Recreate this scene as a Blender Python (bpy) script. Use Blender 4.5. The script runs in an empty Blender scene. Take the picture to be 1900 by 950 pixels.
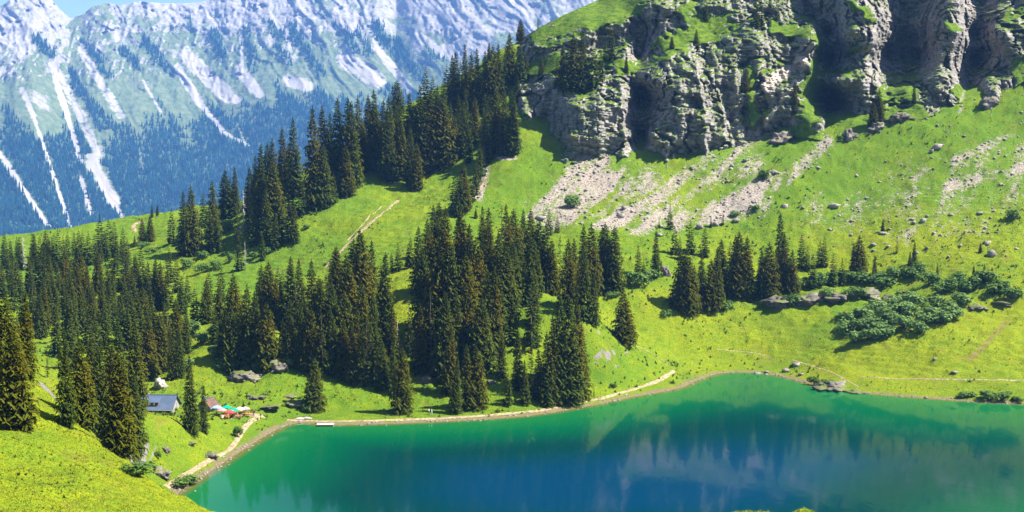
import bpy, math, random
import numpy as np
from mathutils import Vector, Matrix

random.seed(7)
RNG = np.random.default_rng(7)
SC = bpy.context.scene
COL = SC.collection

# ------------------------------------------------------------------ camera
FPX, CU, CV = 2293.0, 950.0, 475.0          # focal length and centre in photograph pixels
HC = 62.0                                   # camera height above the lake (m)
PITCH = math.atan(155.0 / FPX)              # looking slightly down
cam_d = bpy.data.cameras.new('camera')
cam_d.sensor_width = 36.0
cam_d.lens = 36.0 * FPX / 1900.0
cam_d.clip_start = 0.5
cam_d.clip_end = 40000.0
cam = bpy.data.objects.new('camera', cam_d)
COL.objects.link(cam)
cam.location = (0, 0, HC)
cam.rotation_euler = (math.pi / 2 - PITCH, 0, 0)
SC.camera = cam

# ------------------------------------------------------------------ light
SUN_EL, SUN_AZ = math.radians(53), math.radians(-8)      # azimuth from +x (right) towards +y (away)
SUNV = Vector((math.cos(SUN_EL) * math.cos(SUN_AZ), math.cos(SUN_EL) * math.sin(SUN_AZ), math.sin(SUN_EL)))
world = bpy.data.worlds.new('World')
SC.world = world
world.use_nodes = True
wn = world.node_tree.nodes
wn.clear()
sky = wn.new('ShaderNodeTexSky')
sky.sky_type = 'NISHITA'
sky.sun_disc = False
sky.sun_elevation = SUN_EL
sky.sun_rotation = math.atan2(SUNV.x, SUNV.y)
sky.altitude = 1800
sky.air_density = 1.0
sky.dust_density = 3.0
sky.ozone_density = 1.5
bg = wn.new('ShaderNodeBackground')
bg.inputs['Strength'].default_value = 0.065
wo = wn.new('ShaderNodeOutputWorld')
world.node_tree.links.new(sky.outputs[0], bg.inputs['Color'])
world.node_tree.links.new(bg.outputs[0], wo.inputs['Surface'])
sun_d = bpy.data.lights.new('sun', 'SUN')
sun_d.energy = 5.0
sun_d.angle = math.radians(0.53)
sun_d.color = (1.0, 0.95, 0.86)
sun = bpy.data.objects.new('sun', sun_d)
COL.objects.link(sun)
sun.rotation_euler = (-SUNV).to_track_quat('-Z', 'Y').to_euler()
sun.location = (300, 0, 400)
SC.view_settings.view_transform = 'Standard'
SC.view_settings.look = 'None'
SC.view_settings.exposure = 1.7
SC.view_settings.gamma = 1.0
SC.render.engine = 'CYCLES'
SC.cycles.use_denoising = True
SC.cycles.max_bounces = 6
SC.cycles.diffuse_bounces = 3
SC.cycles.glossy_bounces = 3
SC.cycles.transparent_max_bounces = 4
SC.cycles.volume_bounces = 1
SC.cycles.caustics_reflective = False
SC.cycles.caustics_refractive = False

# ------------------------------------------------------------------ helpers
CT, ST = math.cos(PITCH), math.sin(PITCH)
def px_am(u, v):
    """photograph pixel -> (a, m): x = a*D, z = HC + m*D for ground distance D along y"""
    ca = (np.asarray(u, float) - CU) / FPX
    b = (CV - np.asarray(v, float)) / FPX
    y = CT + b * ST
    return ca / y, (b * CT - ST) / y
def am_px(a, m):
    # inverse
    b = (np.asarray(m) * CT + ST) / (CT - np.asarray(m) * ST)
    y = CT + b * ST
    return CU + np.asarray(a) * y * FPX, CV - b * FPX
def P3(u, v, D):
    a, m = px_am(u, v)
    return float(a * D), float(D), float(HC + m * D)
def sstep(e0, e1, x):
    t = np.clip((np.asarray(x, float) - e0) / (e1 - e0), 0, 1)
    return t * t * (3 - 2 * t)

def _hash(ix, iy, iz, seed):
    h = (ix.astype(np.uint32) * np.uint32(374761393) + iy.astype(np.uint32) * np.uint32(668265263)
         + iz.astype(np.uint32) * np.uint32(2147483647 % 1274126177) + np.uint32((seed * 974634777) & 0xffffffff))
    h = (h ^ (h >> np.uint32(13))) * np.uint32(1274126177)
    h = (h ^ (h >> np.uint32(16))) * np.uint32(2246822519)
    h = h ^ (h >> np.uint32(15))
    return h.astype(np.float64) / 4294967295.0 * 2 - 1
def noise(x, y, z=0.0, seed=0):
    x, y, z = np.broadcast_arrays(np.asarray(x, float), np.asarray(y, float), np.asarray(z, float))
    xi, yi, zi = np.floor(x), np.floor(y), np.floor(z)
    fx, fy, fz = x - xi, y - yi, z - zi
    xi, yi, zi = (q.astype(np.int64) for q in (xi, yi, zi))
    wx, wy, wz = (t * t * t * (t * (t * 6 - 15) + 10) for t in (fx, fy, fz))
    flat = not np.any(fz) and not np.any(zi)
    r = 0
    for dz in ((0,) if flat else (0, 1)):
        for dy in (0, 1):
            for dx in (0, 1):
                w = (wx if dx else 1 - wx) * (wy if dy else 1 - wy)
                if not flat:
                    w = w * (wz if dz else 1 - wz)
                r = r + w * _hash(xi + dx, yi + dy, zi + dz, seed)
    return r
def fbm(x, y, z=0.0, seed=0, octaves=4, gain=0.5, lac=2.03):
    s, a, n = 0, 1.0, 0
    for o in range(octaves):
        s = s + a * noise(np.asarray(x) * lac ** o, np.asarray(y) * lac ** o, np.asarray(z) * lac ** o if np.any(z) else 0.0, seed + o * 17)
        n += a
        a *= gain
    return s / n * 1.6
def ridged(x, y, z=0.0, seed=0, octaves=4):
    s, a, n = 0, 1.0, 0
    for o in range(octaves):
        f = 2.05 ** o
        s = s + a * (1 - np.abs(noise(np.asarray(x) * f, np.asarray(y) * f, np.asarray(z) * f if np.any(z) else 0.0, seed + o * 31)) * 2)
        n += a
        a *= 0.5
    return s / n

def rbf_fit(P, val, c):
    P = np.asarray(P, float)
    val = np.asarray(val, float)
    mu = val.mean()
    d = np.sqrt(((P[:, None, :] - P[None, :, :]) ** 2).sum(-1) + c * c)
    n = len(P)
    A = np.zeros((n + 3, n + 3))
    A[:n, :n] = d + np.eye(n) * -0.5
    A[:n, n] = 1
    A[:n, n + 1:] = P / 100.0
    A[n:, :n] = A[:n, n:].T
    w = np.linalg.lstsq(A, np.concatenate([val - mu, np.zeros(3)]), rcond=None)[0]
    def ev(x, y):
        x = np.asarray(x, float)
        y = np.asarray(y, float)
        out = mu + w[n] + w[n + 1] * x / 100 + w[n + 2] * y / 100
        for i in range(n):
            out = out + w[i] * np.sqrt((x - P[i, 0]) ** 2 + (y - P[i, 1]) ** 2 + c * c)
        return out
    return ev

def make_mesh(name, verts, faces, mats=(), smooth=False, attrs=None, fmat=None):
    me = bpy.data.meshes.new(name)
    verts = np.asarray(verts, np.float32)
    if isinstance(faces, np.ndarray):
        nv = faces.shape[1]
        me.vertices.add(len(verts))
        me.vertices.foreach_set('co', verts.ravel())
        me.loops.add(faces.size)
        me.loops.foreach_set('vertex_index', faces.astype(np.int32).ravel())
        me.polygons.add(len(faces))
        me.polygons.foreach_set('loop_start', np.arange(0, faces.size, nv, dtype=np.int32))
        me.update(calc_edges=True)
    else:
        me.from_pydata([tuple(map(float, p)) for p in verts], [], faces)
    if smooth:
        me.polygons.foreach_set('use_smooth', np.ones(len(me.polygons), bool))
    for m in mats:
        me.materials.append(m)
    if fmat is not None:
        me.polygons.foreach_set('material_index', np.asarray(fmat, np.int32))
    for k, a in (attrs or {}).items():
        at = me.attributes.new(k, 'FLOAT', 'POINT')
        at.data.foreach_set('value', np.asarray(a, np.float32).ravel())
    me.update()
    return me
def grid_faces(nr, nc):
    i = np.arange(nr - 1)[:, None] * nc + np.arange(nc - 1)[None, :]
    return np.stack([i, i + 1, i + nc + 1, i + nc], -1).reshape(-1, 4)
def add(name, me, parent=None, loc=None, rz=0.0, scale=None):
    o = bpy.data.objects.new(name, me)
    COL.objects.link(o)
    if parent is not None:
        o.parent = parent
    if loc is not None:
        o.location = loc
    if rz:
        o.rotation_euler = (0, 0, rz)
    if scale is not None:
        o.scale = scale if hasattr(scale, '__len__') else (scale,) * 3
    return o
def tag(o, label=None, cat=None, group=None, kind=None):
    if label: o['label'] = label
    if cat: o['category'] = cat
    if group: o['group'] = group
    if kind: o['kind'] = kind
    return o

class MB:
    """collects boxes, prisms and tubes into one mesh"""
    def __init__(s):
        s.v, s.f = [], []
    def box(s, x0, x1, y0, y1, z0, z1, M=None):
        b = len(s.v)
        for z in (z0, z1):
            for x, y in ((x0, y0), (x1, y0), (x1, y1), (x0, y1)):
                p = Vector((x, y, z))
                s.v.append(tuple(M @ p if M else p))
        for q in ((0, 3, 2, 1), (4, 5, 6, 7), (0, 1, 5, 4), (1, 2, 6, 5), (2, 3, 7, 6), (3, 0, 4, 7)):
            s.f.append(tuple(b + i for i in q))
        return s
    def hexa(s, pts):
        b = len(s.v)
        s.v += [tuple(p) for p in pts]
        for q in ((0, 3, 2, 1), (4, 5, 6, 7), (0, 1, 5, 4), (1, 2, 6, 5), (2, 3, 7, 6), (3, 0, 4, 7)):
            s.f.append(tuple(b + i for i in q))
        return s
    def tube(s, pts, rad, n=6):
        b0 = len(s.v)
        pts = [Vector(p) for p in pts]
        for i, p in enumerate(pts):
            t = (pts[min(i + 1, len(pts) - 1)] - pts[max(i - 1, 0)]).normalized()
            e = t.orthogonal().normalized()
            g = t.cross(e)
            r = rad[i] if hasattr(rad, '__len__') else rad
            for k in range(n):
                an = 2 * math.pi * k / n
                s.v.append(tuple(p + e * (r * math.cos(an)) + g * (r * math.sin(an))))
        for i in range(len(pts) - 1):
            for k in range(n):
                a, c = b0 + i * n + k, b0 + i * n + (k + 1) % n
                s.f.append((a, c, c + n, a + n))
        s.f.append(tuple(b0 + k for k in reversed(range(n))))
        s.f.append(tuple(b0 + (len(pts) - 1) * n + k for k in range(n)))
        return s
    def mesh(s, name, mat, smooth=False):
        return make_mesh(name, s.v, s.f, (mat,), smooth)

# ------------------------------------------------------------------ materials
class NT:
    def __init__(s, name):
        s.m = bpy.data.materials.new(name)
        s.m.use_nodes = True
        s.t = s.m.node_tree
        s.t.nodes.clear()
        s.out = s.n('ShaderNodeOutputMaterial')
    def n(s, typ, **kw):
        nd = s.t.nodes.new(typ)
        for k, v in kw.items():
            if k in nd.inputs.keys():
                s.set(nd.inputs[k], v)
            else:
                setattr(nd, k, v)
        return nd
    def set(s, inp, v):
        if isinstance(v, bpy.types.NodeSocket):
            s.t.links.new(v, inp)
        elif isinstance(v, bpy.types.Node):
            s.t.links.new(v.outputs[0], inp)
        else:
            inp.default_value = v
    def coord(s):
        return s.n('ShaderNodeTexCoord').outputs['Object']
    def noise(s, scale, detail=3.0, rough=0.55, vec=None, dist=0.0):
        nd = s.n('ShaderNodeTexNoise')
        nd.inputs['Scale'].default_value = scale
        nd.inputs['Detail'].default_value = detail
        nd.inputs['Roughness'].default_value = rough
        nd.inputs['Distortion'].default_value = dist
        s.set(nd.inputs['Vector'], vec if vec is not None else s.coord())
        return nd.outputs['Fac']
    def attr(s, name):
        return s.n('ShaderNodeAttribute', attribute_name=name).outputs['Fac']
    def math(s, op, a, b=0.0, clamp=False):
        nd = s.n('ShaderNodeMath', operation=op)
        nd.use_clamp = clamp
        s.set(nd.inputs[0], a)
        s.set(nd.inputs[1], b)
        return nd.outputs[0]
    def remap(s, x, lo, hi, a=0.0, b=1.0):
        nd = s.n('ShaderNodeMapRange')
        nd.interpolation_type = 'SMOOTHSTEP'
        s.set(nd.inputs[0], x)
        for i, q in enumerate((lo, hi, a, b)):
            s.set(nd.inputs[i + 1], q)
        return nd.outputs[0]
    def mix(s, f, a, b):
        nd = s.n('ShaderNodeMix', data_type='RGBA')
        s.set(nd.inputs[0], f)
        for i, q in ((6, a), (7, b)):
            s.set(nd.inputs[i], q if not isinstance(q, tuple) else (*q[:3], 1.0))
        return nd.outputs[2]
    def bump(s, h, strength, dist, normal=None):
        nd = s.n('ShaderNodeBump')
        nd.inputs['Strength'].default_value = strength
        nd.inputs['Distance'].default_value = dist
        s.set(nd.inputs['Height'], h)
        if normal is not None:
            s.set(nd.inputs['Normal'], normal)
        return nd.outputs[0]
    def pbr(s, col, rough=0.9, spec=0.2, normal=None, **kw):
        b = s.n('ShaderNodeBsdfPrincipled')
        s.set(b.inputs['Base Color'], col if not isinstance(col, tuple) else (*col[:3], 1.0))
        s.set(b.inputs['Roughness'], rough)
        b.inputs['Specular IOR Level'].default_value = spec
        if normal is not None:
            s.set(b.inputs['Normal'], normal)
        for k, v in kw.items():
            s.set(b.inputs[k], v)
        return b
    def done(s, shader):
        s.t.links.new(shader.outputs[0] if isinstance(shader, bpy.types.Node) else shader, s.out.inputs['Surface'])
        return s.m

def m_plain(name, col, var=0.25, scale=3.0, rough=0.85, spec=0.2):
    t = NT(name)
    f = t.noise(scale, 4)
    d = tuple(c * (1 - var) for c in col)
    e = tuple(min(1, c * (1 + var)) for c in col)
    return t.done(t.pbr(t.mix(t.remap(f, 0.3, 0.7), d, e), rough, spec))

GRASS_A, GRASS_B, GRASS_C = (0.200, 0.238, 0.008), (0.096, 0.178, 0.011), (0.038, 0.088, 0.006)
def m_ground():
    t = NT('meadow_ground')
    n0 = t.noise(0.035, 3)
    n1 = t.noise(0.35, 4, 0.6)
    n2 = t.noise(2.2, 3, 0.6)
    n3 = t.noise(6.5, 2, 0.6)
    lush = t.attr('lush')
    warm = t.math('ADD', t.remap(n0, 0.3, 0.7, -0.25, 0.25), t.math('SUBTRACT', 0.85, lush))
    warm = t.math('ADD', warm, t.remap(n1, 0.3, 0.7, -0.35, 0.35), True)
    g = t.mix(warm, GRASS_B, GRASS_A)
    dk = t.remap(t.math('ADD', t.math('MULTIPLY', n2, 0.6), t.math('MULTIPLY', n3, 0.4)), 0.36, 0.56, 0.75, 0.0)
    g = t.mix(dk, g, GRASS_C)
    pt = t.remap(t.math('ADD', t.math('MULTIPLY', t.noise(0.11, 5, 0.65), 0.7), t.math('MULTIPLY', n1, 0.3)), 0.50, 0.62, 0.0, 0.55)
    g = t.mix(t.math('MULTIPLY', pt, t.remap(lush, 0.1, 0.5, 0.35, 1.0)), g, (0.05, 0.115, 0.008))
    fl = t.remap(t.noise(5.0, 1, 0.5), 0.64, 0.72, 0.0, 0.55)
    g = t.mix(fl, g, (0.30, 0.28, 0.02))
    dry = t.remap(t.noise(0.16, 5, 0.65, None, 0.4), 0.56, 0.70, 0.0, 0.5)
    g = t.mix(dry, g, (0.17, 0.14, 0.03))
    # bare soil and stones
    dirt = t.attr('dirt')
    sn = t.noise(0.9, 4, 0.65)
    df = t.remap(t.math('ADD', dirt, t.math('MULTIPLY', t.math('SUBTRACT', sn, 0.5), 1.2)), 0.42, 0.62)
    g = t.mix(df, g, t.mix(n2, (0.16, 0.09, 0.04), (0.27, 0.19, 0.10)))
    scr = t.attr('scree')
    sn2 = t.noise(0.45, 6, 0.7)
    sf = t.remap(t.math('ADD', scr, t.math('MULTIPLY', t.math('SUBTRACT', t.math('ADD', t.math('MULTIPLY', sn2, 0.65), t.math('MULTIPLY', t.noise(1.6, 4, 0.7), 0.35)), 0.5), 3.2)), 0.36, 0.74)
    vor = t.n('ShaderNodeTexVoronoi')
    vor.inputs['Scale'].default_value = 1.1
    t.set(vor.inputs['Vector'], t.coord())
    stone = t.mix(t.remap(vor.outputs['Distance'], 0.1, 0.7), (0.40, 0.345, 0.29), (0.16, 0.135, 0.12))
    stone = t.mix(t.remap(n2, 0.35, 0.65), stone, (0.34, 0.29, 0.23))
    g = t.mix(sf, g, stone)
    rk = t.attr('rock')
    rf = t.remap(t.math('ADD', rk, t.math('MULTIPLY', t.math('SUBTRACT', sn2, 0.5), 0.9)), 0.45, 0.6)
    g = t.mix(rf, g, t.mix(n1, (0.12, 0.105, 0.10), (0.30, 0.265, 0.24)))
    wet = t.attr('shore')
    g = t.mix(wet, g, t.mix(n2, (0.10, 0.075, 0.035), (0.25, 0.20, 0.11)))
    h = t.math('ADD', t.math('MULTIPLY', n2, 0.6), t.math('MULTIPLY', n3, 0.35))
    return t.done(t.pbr(g, 0.95, 0.05, t.bump(h, 1.0, 0.8)))

def m_cliff():
    t = NT('cliff_rock')
    co = t.coord()
    mp = t.n('ShaderNodeMapping')
    mp.inputs['Scale'].default_value = (0.35, 0.35, 1.5)
    mp.inputs['Rotation'].default_value = (0.0, 0.08, 0.0)
    t.set(mp.inputs['Vector'], co)
    st = t.noise(0.55, 5, 0.65, mp.outputs[0], 0.6)
    n1 = t.noise(0.09, 4, 0.6)
    n2 = t.noise(1.3, 5, 0.65)
    rock = t.mix(t.remap(st, 0.3, 0.7), (0.115, 0.108, 0.108), (0.33, 0.305, 0.29))
    rock = t.mix(t.remap(n1, 0.35, 0.65, 0, 0.6), rock, (0.31, 0.28, 0.26))
    rock = t.mix(t.remap(n2, 0.5, 0.75, 0, 0.55), rock, (0.10, 0.09, 0.085))
    lich = t.remap(t.noise(0.25, 5, 0.7), 0.50, 0.64, 0, 0.75)
    rock = t.mix(lich, rock, (0.14, 0.13, 0.045))
    g = t.mix(t.remap(t.noise(0.5, 4, 0.6), 0.35, 0.65), GRASS_C, (0.12, 0.17, 0.008))
    g = t.mix(t.remap(n2, 0.45, 0.65, 0.0, 0.6), g, GRASS_C)
    gr = t.attr('grass')
    gf = t.remap(t.math('ADD', gr, t.math('MULTIPLY', t.math('SUBTRACT', n2, 0.5), 0.9)), 0.42, 0.6)
    c = t.mix(gf, rock, g)
    c = t.mix(t.remap(t.math('ADD', t.attr('scree'), t.math('SUBTRACT', n2, 0.5)), 0.4, 0.6), c, (0.42, 0.36, 0.30))
    h = t.math('ADD', t.math('MULTIPLY', st, 0.8), t.math('MULTIPLY', n2, 0.5))
    return t.done(t.pbr(c, 0.95, 0.1, t.bump(h, 1.0, 0.9)))

def m_range():
    t = NT('far_limestone')
    n1 = t.noise(0.006, 6, 0.65)
    n2 = t.noise(0.03, 5, 0.7)
    rock = t.mix(t.remap(n2, 0.3, 0.7), (0.20, 0.188, 0.18), (0.33, 0.308, 0.288))
    rock = t.mix(t.remap(t.noise(0.11, 4, 0.7), 0.46, 0.66, 0.0, 0.55), rock, (0.13, 0.13, 0.12))
    g = t.mix(t.remap(n2, 0.35, 0.65), (0.07, 0.105, 0.045), (0.13, 0.155, 0.08))
    gf = t.remap(t.math('ADD', t.attr('grass'), t.math('MULTIPLY', t.math('SUBTRACT', n1, 0.5), 1.3)), 0.40, 0.58)
    c = t.mix(gf, rock, g)
    sf = t.remap(t.math('ADD', t.attr('scree'), t.math('MULTIPLY', t.math('SUBTRACT', t.math('ADD', t.math('MULTIPLY', n2, 0.6), t.math('MULTIPLY', t.noise(0.012, 4, 0.7), 0.4)), 0.5), 2.0)), 0.36, 0.66)
    c = t.mix(sf, c, t.mix(n1, (0.235, 0.215, 0.195), (0.32, 0.295, 0.27)))
    c = t.mix(t.attr('wood'), c, (0.04, 0.07, 0.035))
    return t.done(t.pbr(c, 1.0, 0.0, t.bump(n2, 0.8, 5.0)))

def m_water():
    t = NT('lake_water')
    dp = t.attr('depth_sky_tint')
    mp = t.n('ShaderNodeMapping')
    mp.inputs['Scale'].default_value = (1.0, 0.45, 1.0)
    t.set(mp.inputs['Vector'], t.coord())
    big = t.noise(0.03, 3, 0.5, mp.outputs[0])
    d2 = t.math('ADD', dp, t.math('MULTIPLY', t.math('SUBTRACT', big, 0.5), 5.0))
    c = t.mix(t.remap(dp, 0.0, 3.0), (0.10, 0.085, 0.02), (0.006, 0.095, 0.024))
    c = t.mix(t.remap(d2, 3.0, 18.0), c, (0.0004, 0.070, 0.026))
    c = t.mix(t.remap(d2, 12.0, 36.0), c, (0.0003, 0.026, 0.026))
    c = t.mix(t.remap(d2, 34.0, 60.0), c, (0.0003, 0.026, 0.060))  # blue of the reflected sky painted into the body colour far from shore
    w1 = t.noise(0.55, 3, 0.55, mp.outputs[0])
    w2 = t.noise(0.12, 2, 0.5, mp.outputs[0])
    nrm = t.bump(w1, 0.10, 0.12, t.bump(w2, 0.08, 0.35))
    dif = t.n('ShaderNodeBsdfDiffuse')
    t.set(dif.inputs['Color'], c)
    gl = t.n('ShaderNodeBsdfGlossy')
    gl.inputs['Roughness'].default_value = 0.05
    t.set(gl.inputs['Normal'], nrm)
    fr = t.n('ShaderNodeFresnel')
    fr.inputs['IOR'].default_value = 1.333
    mx = t.n('ShaderNodeMixShader')
    t.set(mx.inputs[0], t.math('MULTIPLY', fr.outputs[0], 0.62))
    t.set(mx.inputs[1], dif.outputs[0])
    t.set(mx.inputs[2], gl.outputs[0])
    return t.done(mx)

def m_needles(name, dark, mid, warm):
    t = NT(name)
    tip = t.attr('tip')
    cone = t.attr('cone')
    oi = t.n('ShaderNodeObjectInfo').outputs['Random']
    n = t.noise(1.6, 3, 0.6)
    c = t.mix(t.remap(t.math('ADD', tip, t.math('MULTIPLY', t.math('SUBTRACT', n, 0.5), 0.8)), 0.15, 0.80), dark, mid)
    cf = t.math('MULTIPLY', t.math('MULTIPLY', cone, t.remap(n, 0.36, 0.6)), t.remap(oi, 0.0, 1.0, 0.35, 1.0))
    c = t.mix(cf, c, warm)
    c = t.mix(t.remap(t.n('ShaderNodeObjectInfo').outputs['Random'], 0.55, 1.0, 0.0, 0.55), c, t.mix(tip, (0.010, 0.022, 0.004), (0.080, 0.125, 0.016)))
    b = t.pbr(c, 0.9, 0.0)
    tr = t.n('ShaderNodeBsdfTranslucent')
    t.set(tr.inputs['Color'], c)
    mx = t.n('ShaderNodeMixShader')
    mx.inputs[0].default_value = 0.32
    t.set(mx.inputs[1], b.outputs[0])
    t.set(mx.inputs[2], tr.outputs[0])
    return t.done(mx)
def m_leaf(name, a, b):
    t = NT(name)
    oi = t.n('ShaderNodeObjectInfo').outputs['Random']
    c = t.mix(t.attr('tip'), a, b)
    c = t.mix(t.math('MULTIPLY', oi, 0.5), c, (b[0] * 0.7, b[1] * 0.8, b[2] * 1.2))
    p = t.pbr(c, 0.7, 0.2)
    tr = t.n('ShaderNodeBsdfTranslucent')
    t.set(tr.inputs['Color'], c)
    mx = t.n('ShaderNodeMixShader')
    mx.inputs[0].default_value = 0.25
    t.set(mx.inputs[1], p.outputs[0])
    t.set(mx.inputs[2], tr.outputs[0])
    return t.done(mx)
def m_rock(name, a, b, moss=0.4):
    t = NT(name)
    n1 = t.noise(0.8, 5, 0.65)
    n2 = t.noise(4.0, 4, 0.6)
    c = t.mix(t.remap(n1, 0.3, 0.7), a, b)
    c = t.mix(t.remap(n2, 0.5, 0.7, 0, 0.6), c, tuple(x * 0.4 for x in a))
    up = t.n('ShaderNodeSeparateXYZ')
    t.set(up.inputs[0], t.n('ShaderNodeNewGeometry').outputs['Normal'])
    mf = t.remap(t.math('ADD', up.outputs[2], t.math('SUBTRACT', n1, 0.5)), 0.75, 0.95, 0.0, moss)
    c = t.mix(mf, c, (0.09, 0.12, 0.01))
    return t.done(t.pbr(c, 0.95, 0.1, t.bump(t.math('ADD', n1, n2), 0.8, 0.3)))

M = {}
M['ground'] = m_ground()
M['cliff'] = m_cliff()
M['range'] = m_range()
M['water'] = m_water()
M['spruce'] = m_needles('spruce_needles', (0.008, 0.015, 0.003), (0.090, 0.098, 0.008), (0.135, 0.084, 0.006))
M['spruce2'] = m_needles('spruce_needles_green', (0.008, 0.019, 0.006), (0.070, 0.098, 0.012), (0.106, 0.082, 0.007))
M['bark'] = m_plain('bark', (0.10, 0.075, 0.055), 0.4, 2.0, 0.95, 0.1)
M['deadwood'] = m_plain('dead_wood', (0.30, 0.27, 0.25), 0.3, 2.0, 0.95, 0.1)
M['leaf'] = m_leaf('shrub_leaves', (0.026, 0.070, 0.008), (0.115, 0.195, 0.020))
M['alder'] = m_leaf('alder_leaves', (0.040, 0.095, 0.016), (0.165, 0.260, 0.045))
M['rock'] = m_rock('boulder_limestone', (0.16, 0.14, 0.13), (0.36, 0.32, 0.285), 0.3)
M['rock_dark'] = m_rock('outcrop_rock', (0.09, 0.08, 0.075), (0.25, 0.21, 0.18), 0.85)
M['rock_white'] = m_rock('pale_rock', (0.22, 0.20, 0.175), (0.44, 0.405, 0.36), 0.3)
M['path'] = m_plain('path_gravel', (0.25, 0.19, 0.115), 0.4, 1.2, 0.95, 0.05)
M['farwood'] = m_plain('far_needles', (0.006, 0.028, 0.026), 0.4, 0.02, 1.0, 0.0)
M['tuft'] = m_leaf('meadow_tufts', (0.13, 0.17, 0.006), (0.30, 0.29, 0.010))

# ------------------------------------------------------------------ the valley floor and slopes
LAKE_PX = [(330, 915), (400, 868), (480, 815), (535, 786), (570, 784), (600, 789), (700, 787), (800, 783), (900, 778), (1000, 770), (1100, 752),
           (1180, 735), (1260, 722), (1300, 702), (1345, 690), (1420, 692), (1490, 708), (1530, 722), (1620, 731), (1700, 738), (1800, 745), (1900, 750)]
def lake_pt(u, v):
    a, m = px_am(u, v)
    D = -HC / m
    return float(a * D), float(D)
LAKE = [lake_pt(*q) for q in LAKE_PX] + [(160, 322), (182, 290), (178, 245), (150, 205), (100, 182), (45, 172), (0, 172), (-34, 182), (-52, 202), (-66, 225)]
LAKE = np.array(LAKE)
# round the outline a little
def chaikin(P, n):
    for _ in range(n):
        Q = np.roll(P, -1, 0)
        P = np.stack([P * 0.75 + Q * 0.25, P * 0.25 + Q * 0.75], 1).reshape(-1, 2)
    return P
LAKE_S = chaikin(LAKE, 1)
def lake_sd(x, y):
    """distance to the shore, negative on the water"""
    x = np.asarray(x, float)
    y = np.asarray(y, float)
    best = np.full(np.broadcast(x, y).shape, 1e9)
    inside = np.zeros(best.shape, bool)
    n = len(LAKE_S)
    for i in range(n):
        ax, ay = LAKE_S[i]
        bx, by = LAKE_S[(i + 1) % n]
        dx, dy = bx - ax, by - ay
        t = np.clip(((x - ax) * dx + (y - ay) * dy) / (dx * dx + dy * dy), 0, 1)
        best = np.minimum(best, (x - ax - t * dx) ** 2 + (y - ay - t * dy) ** 2)
        c = ((ay > y) != (by > y)) & (x < (bx - ax) * (y - ay) / (by - ay + 1e-12) + ax)
        inside ^= c
    d = np.sqrt(best)
    return np.where(inside, -d, d)

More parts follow.
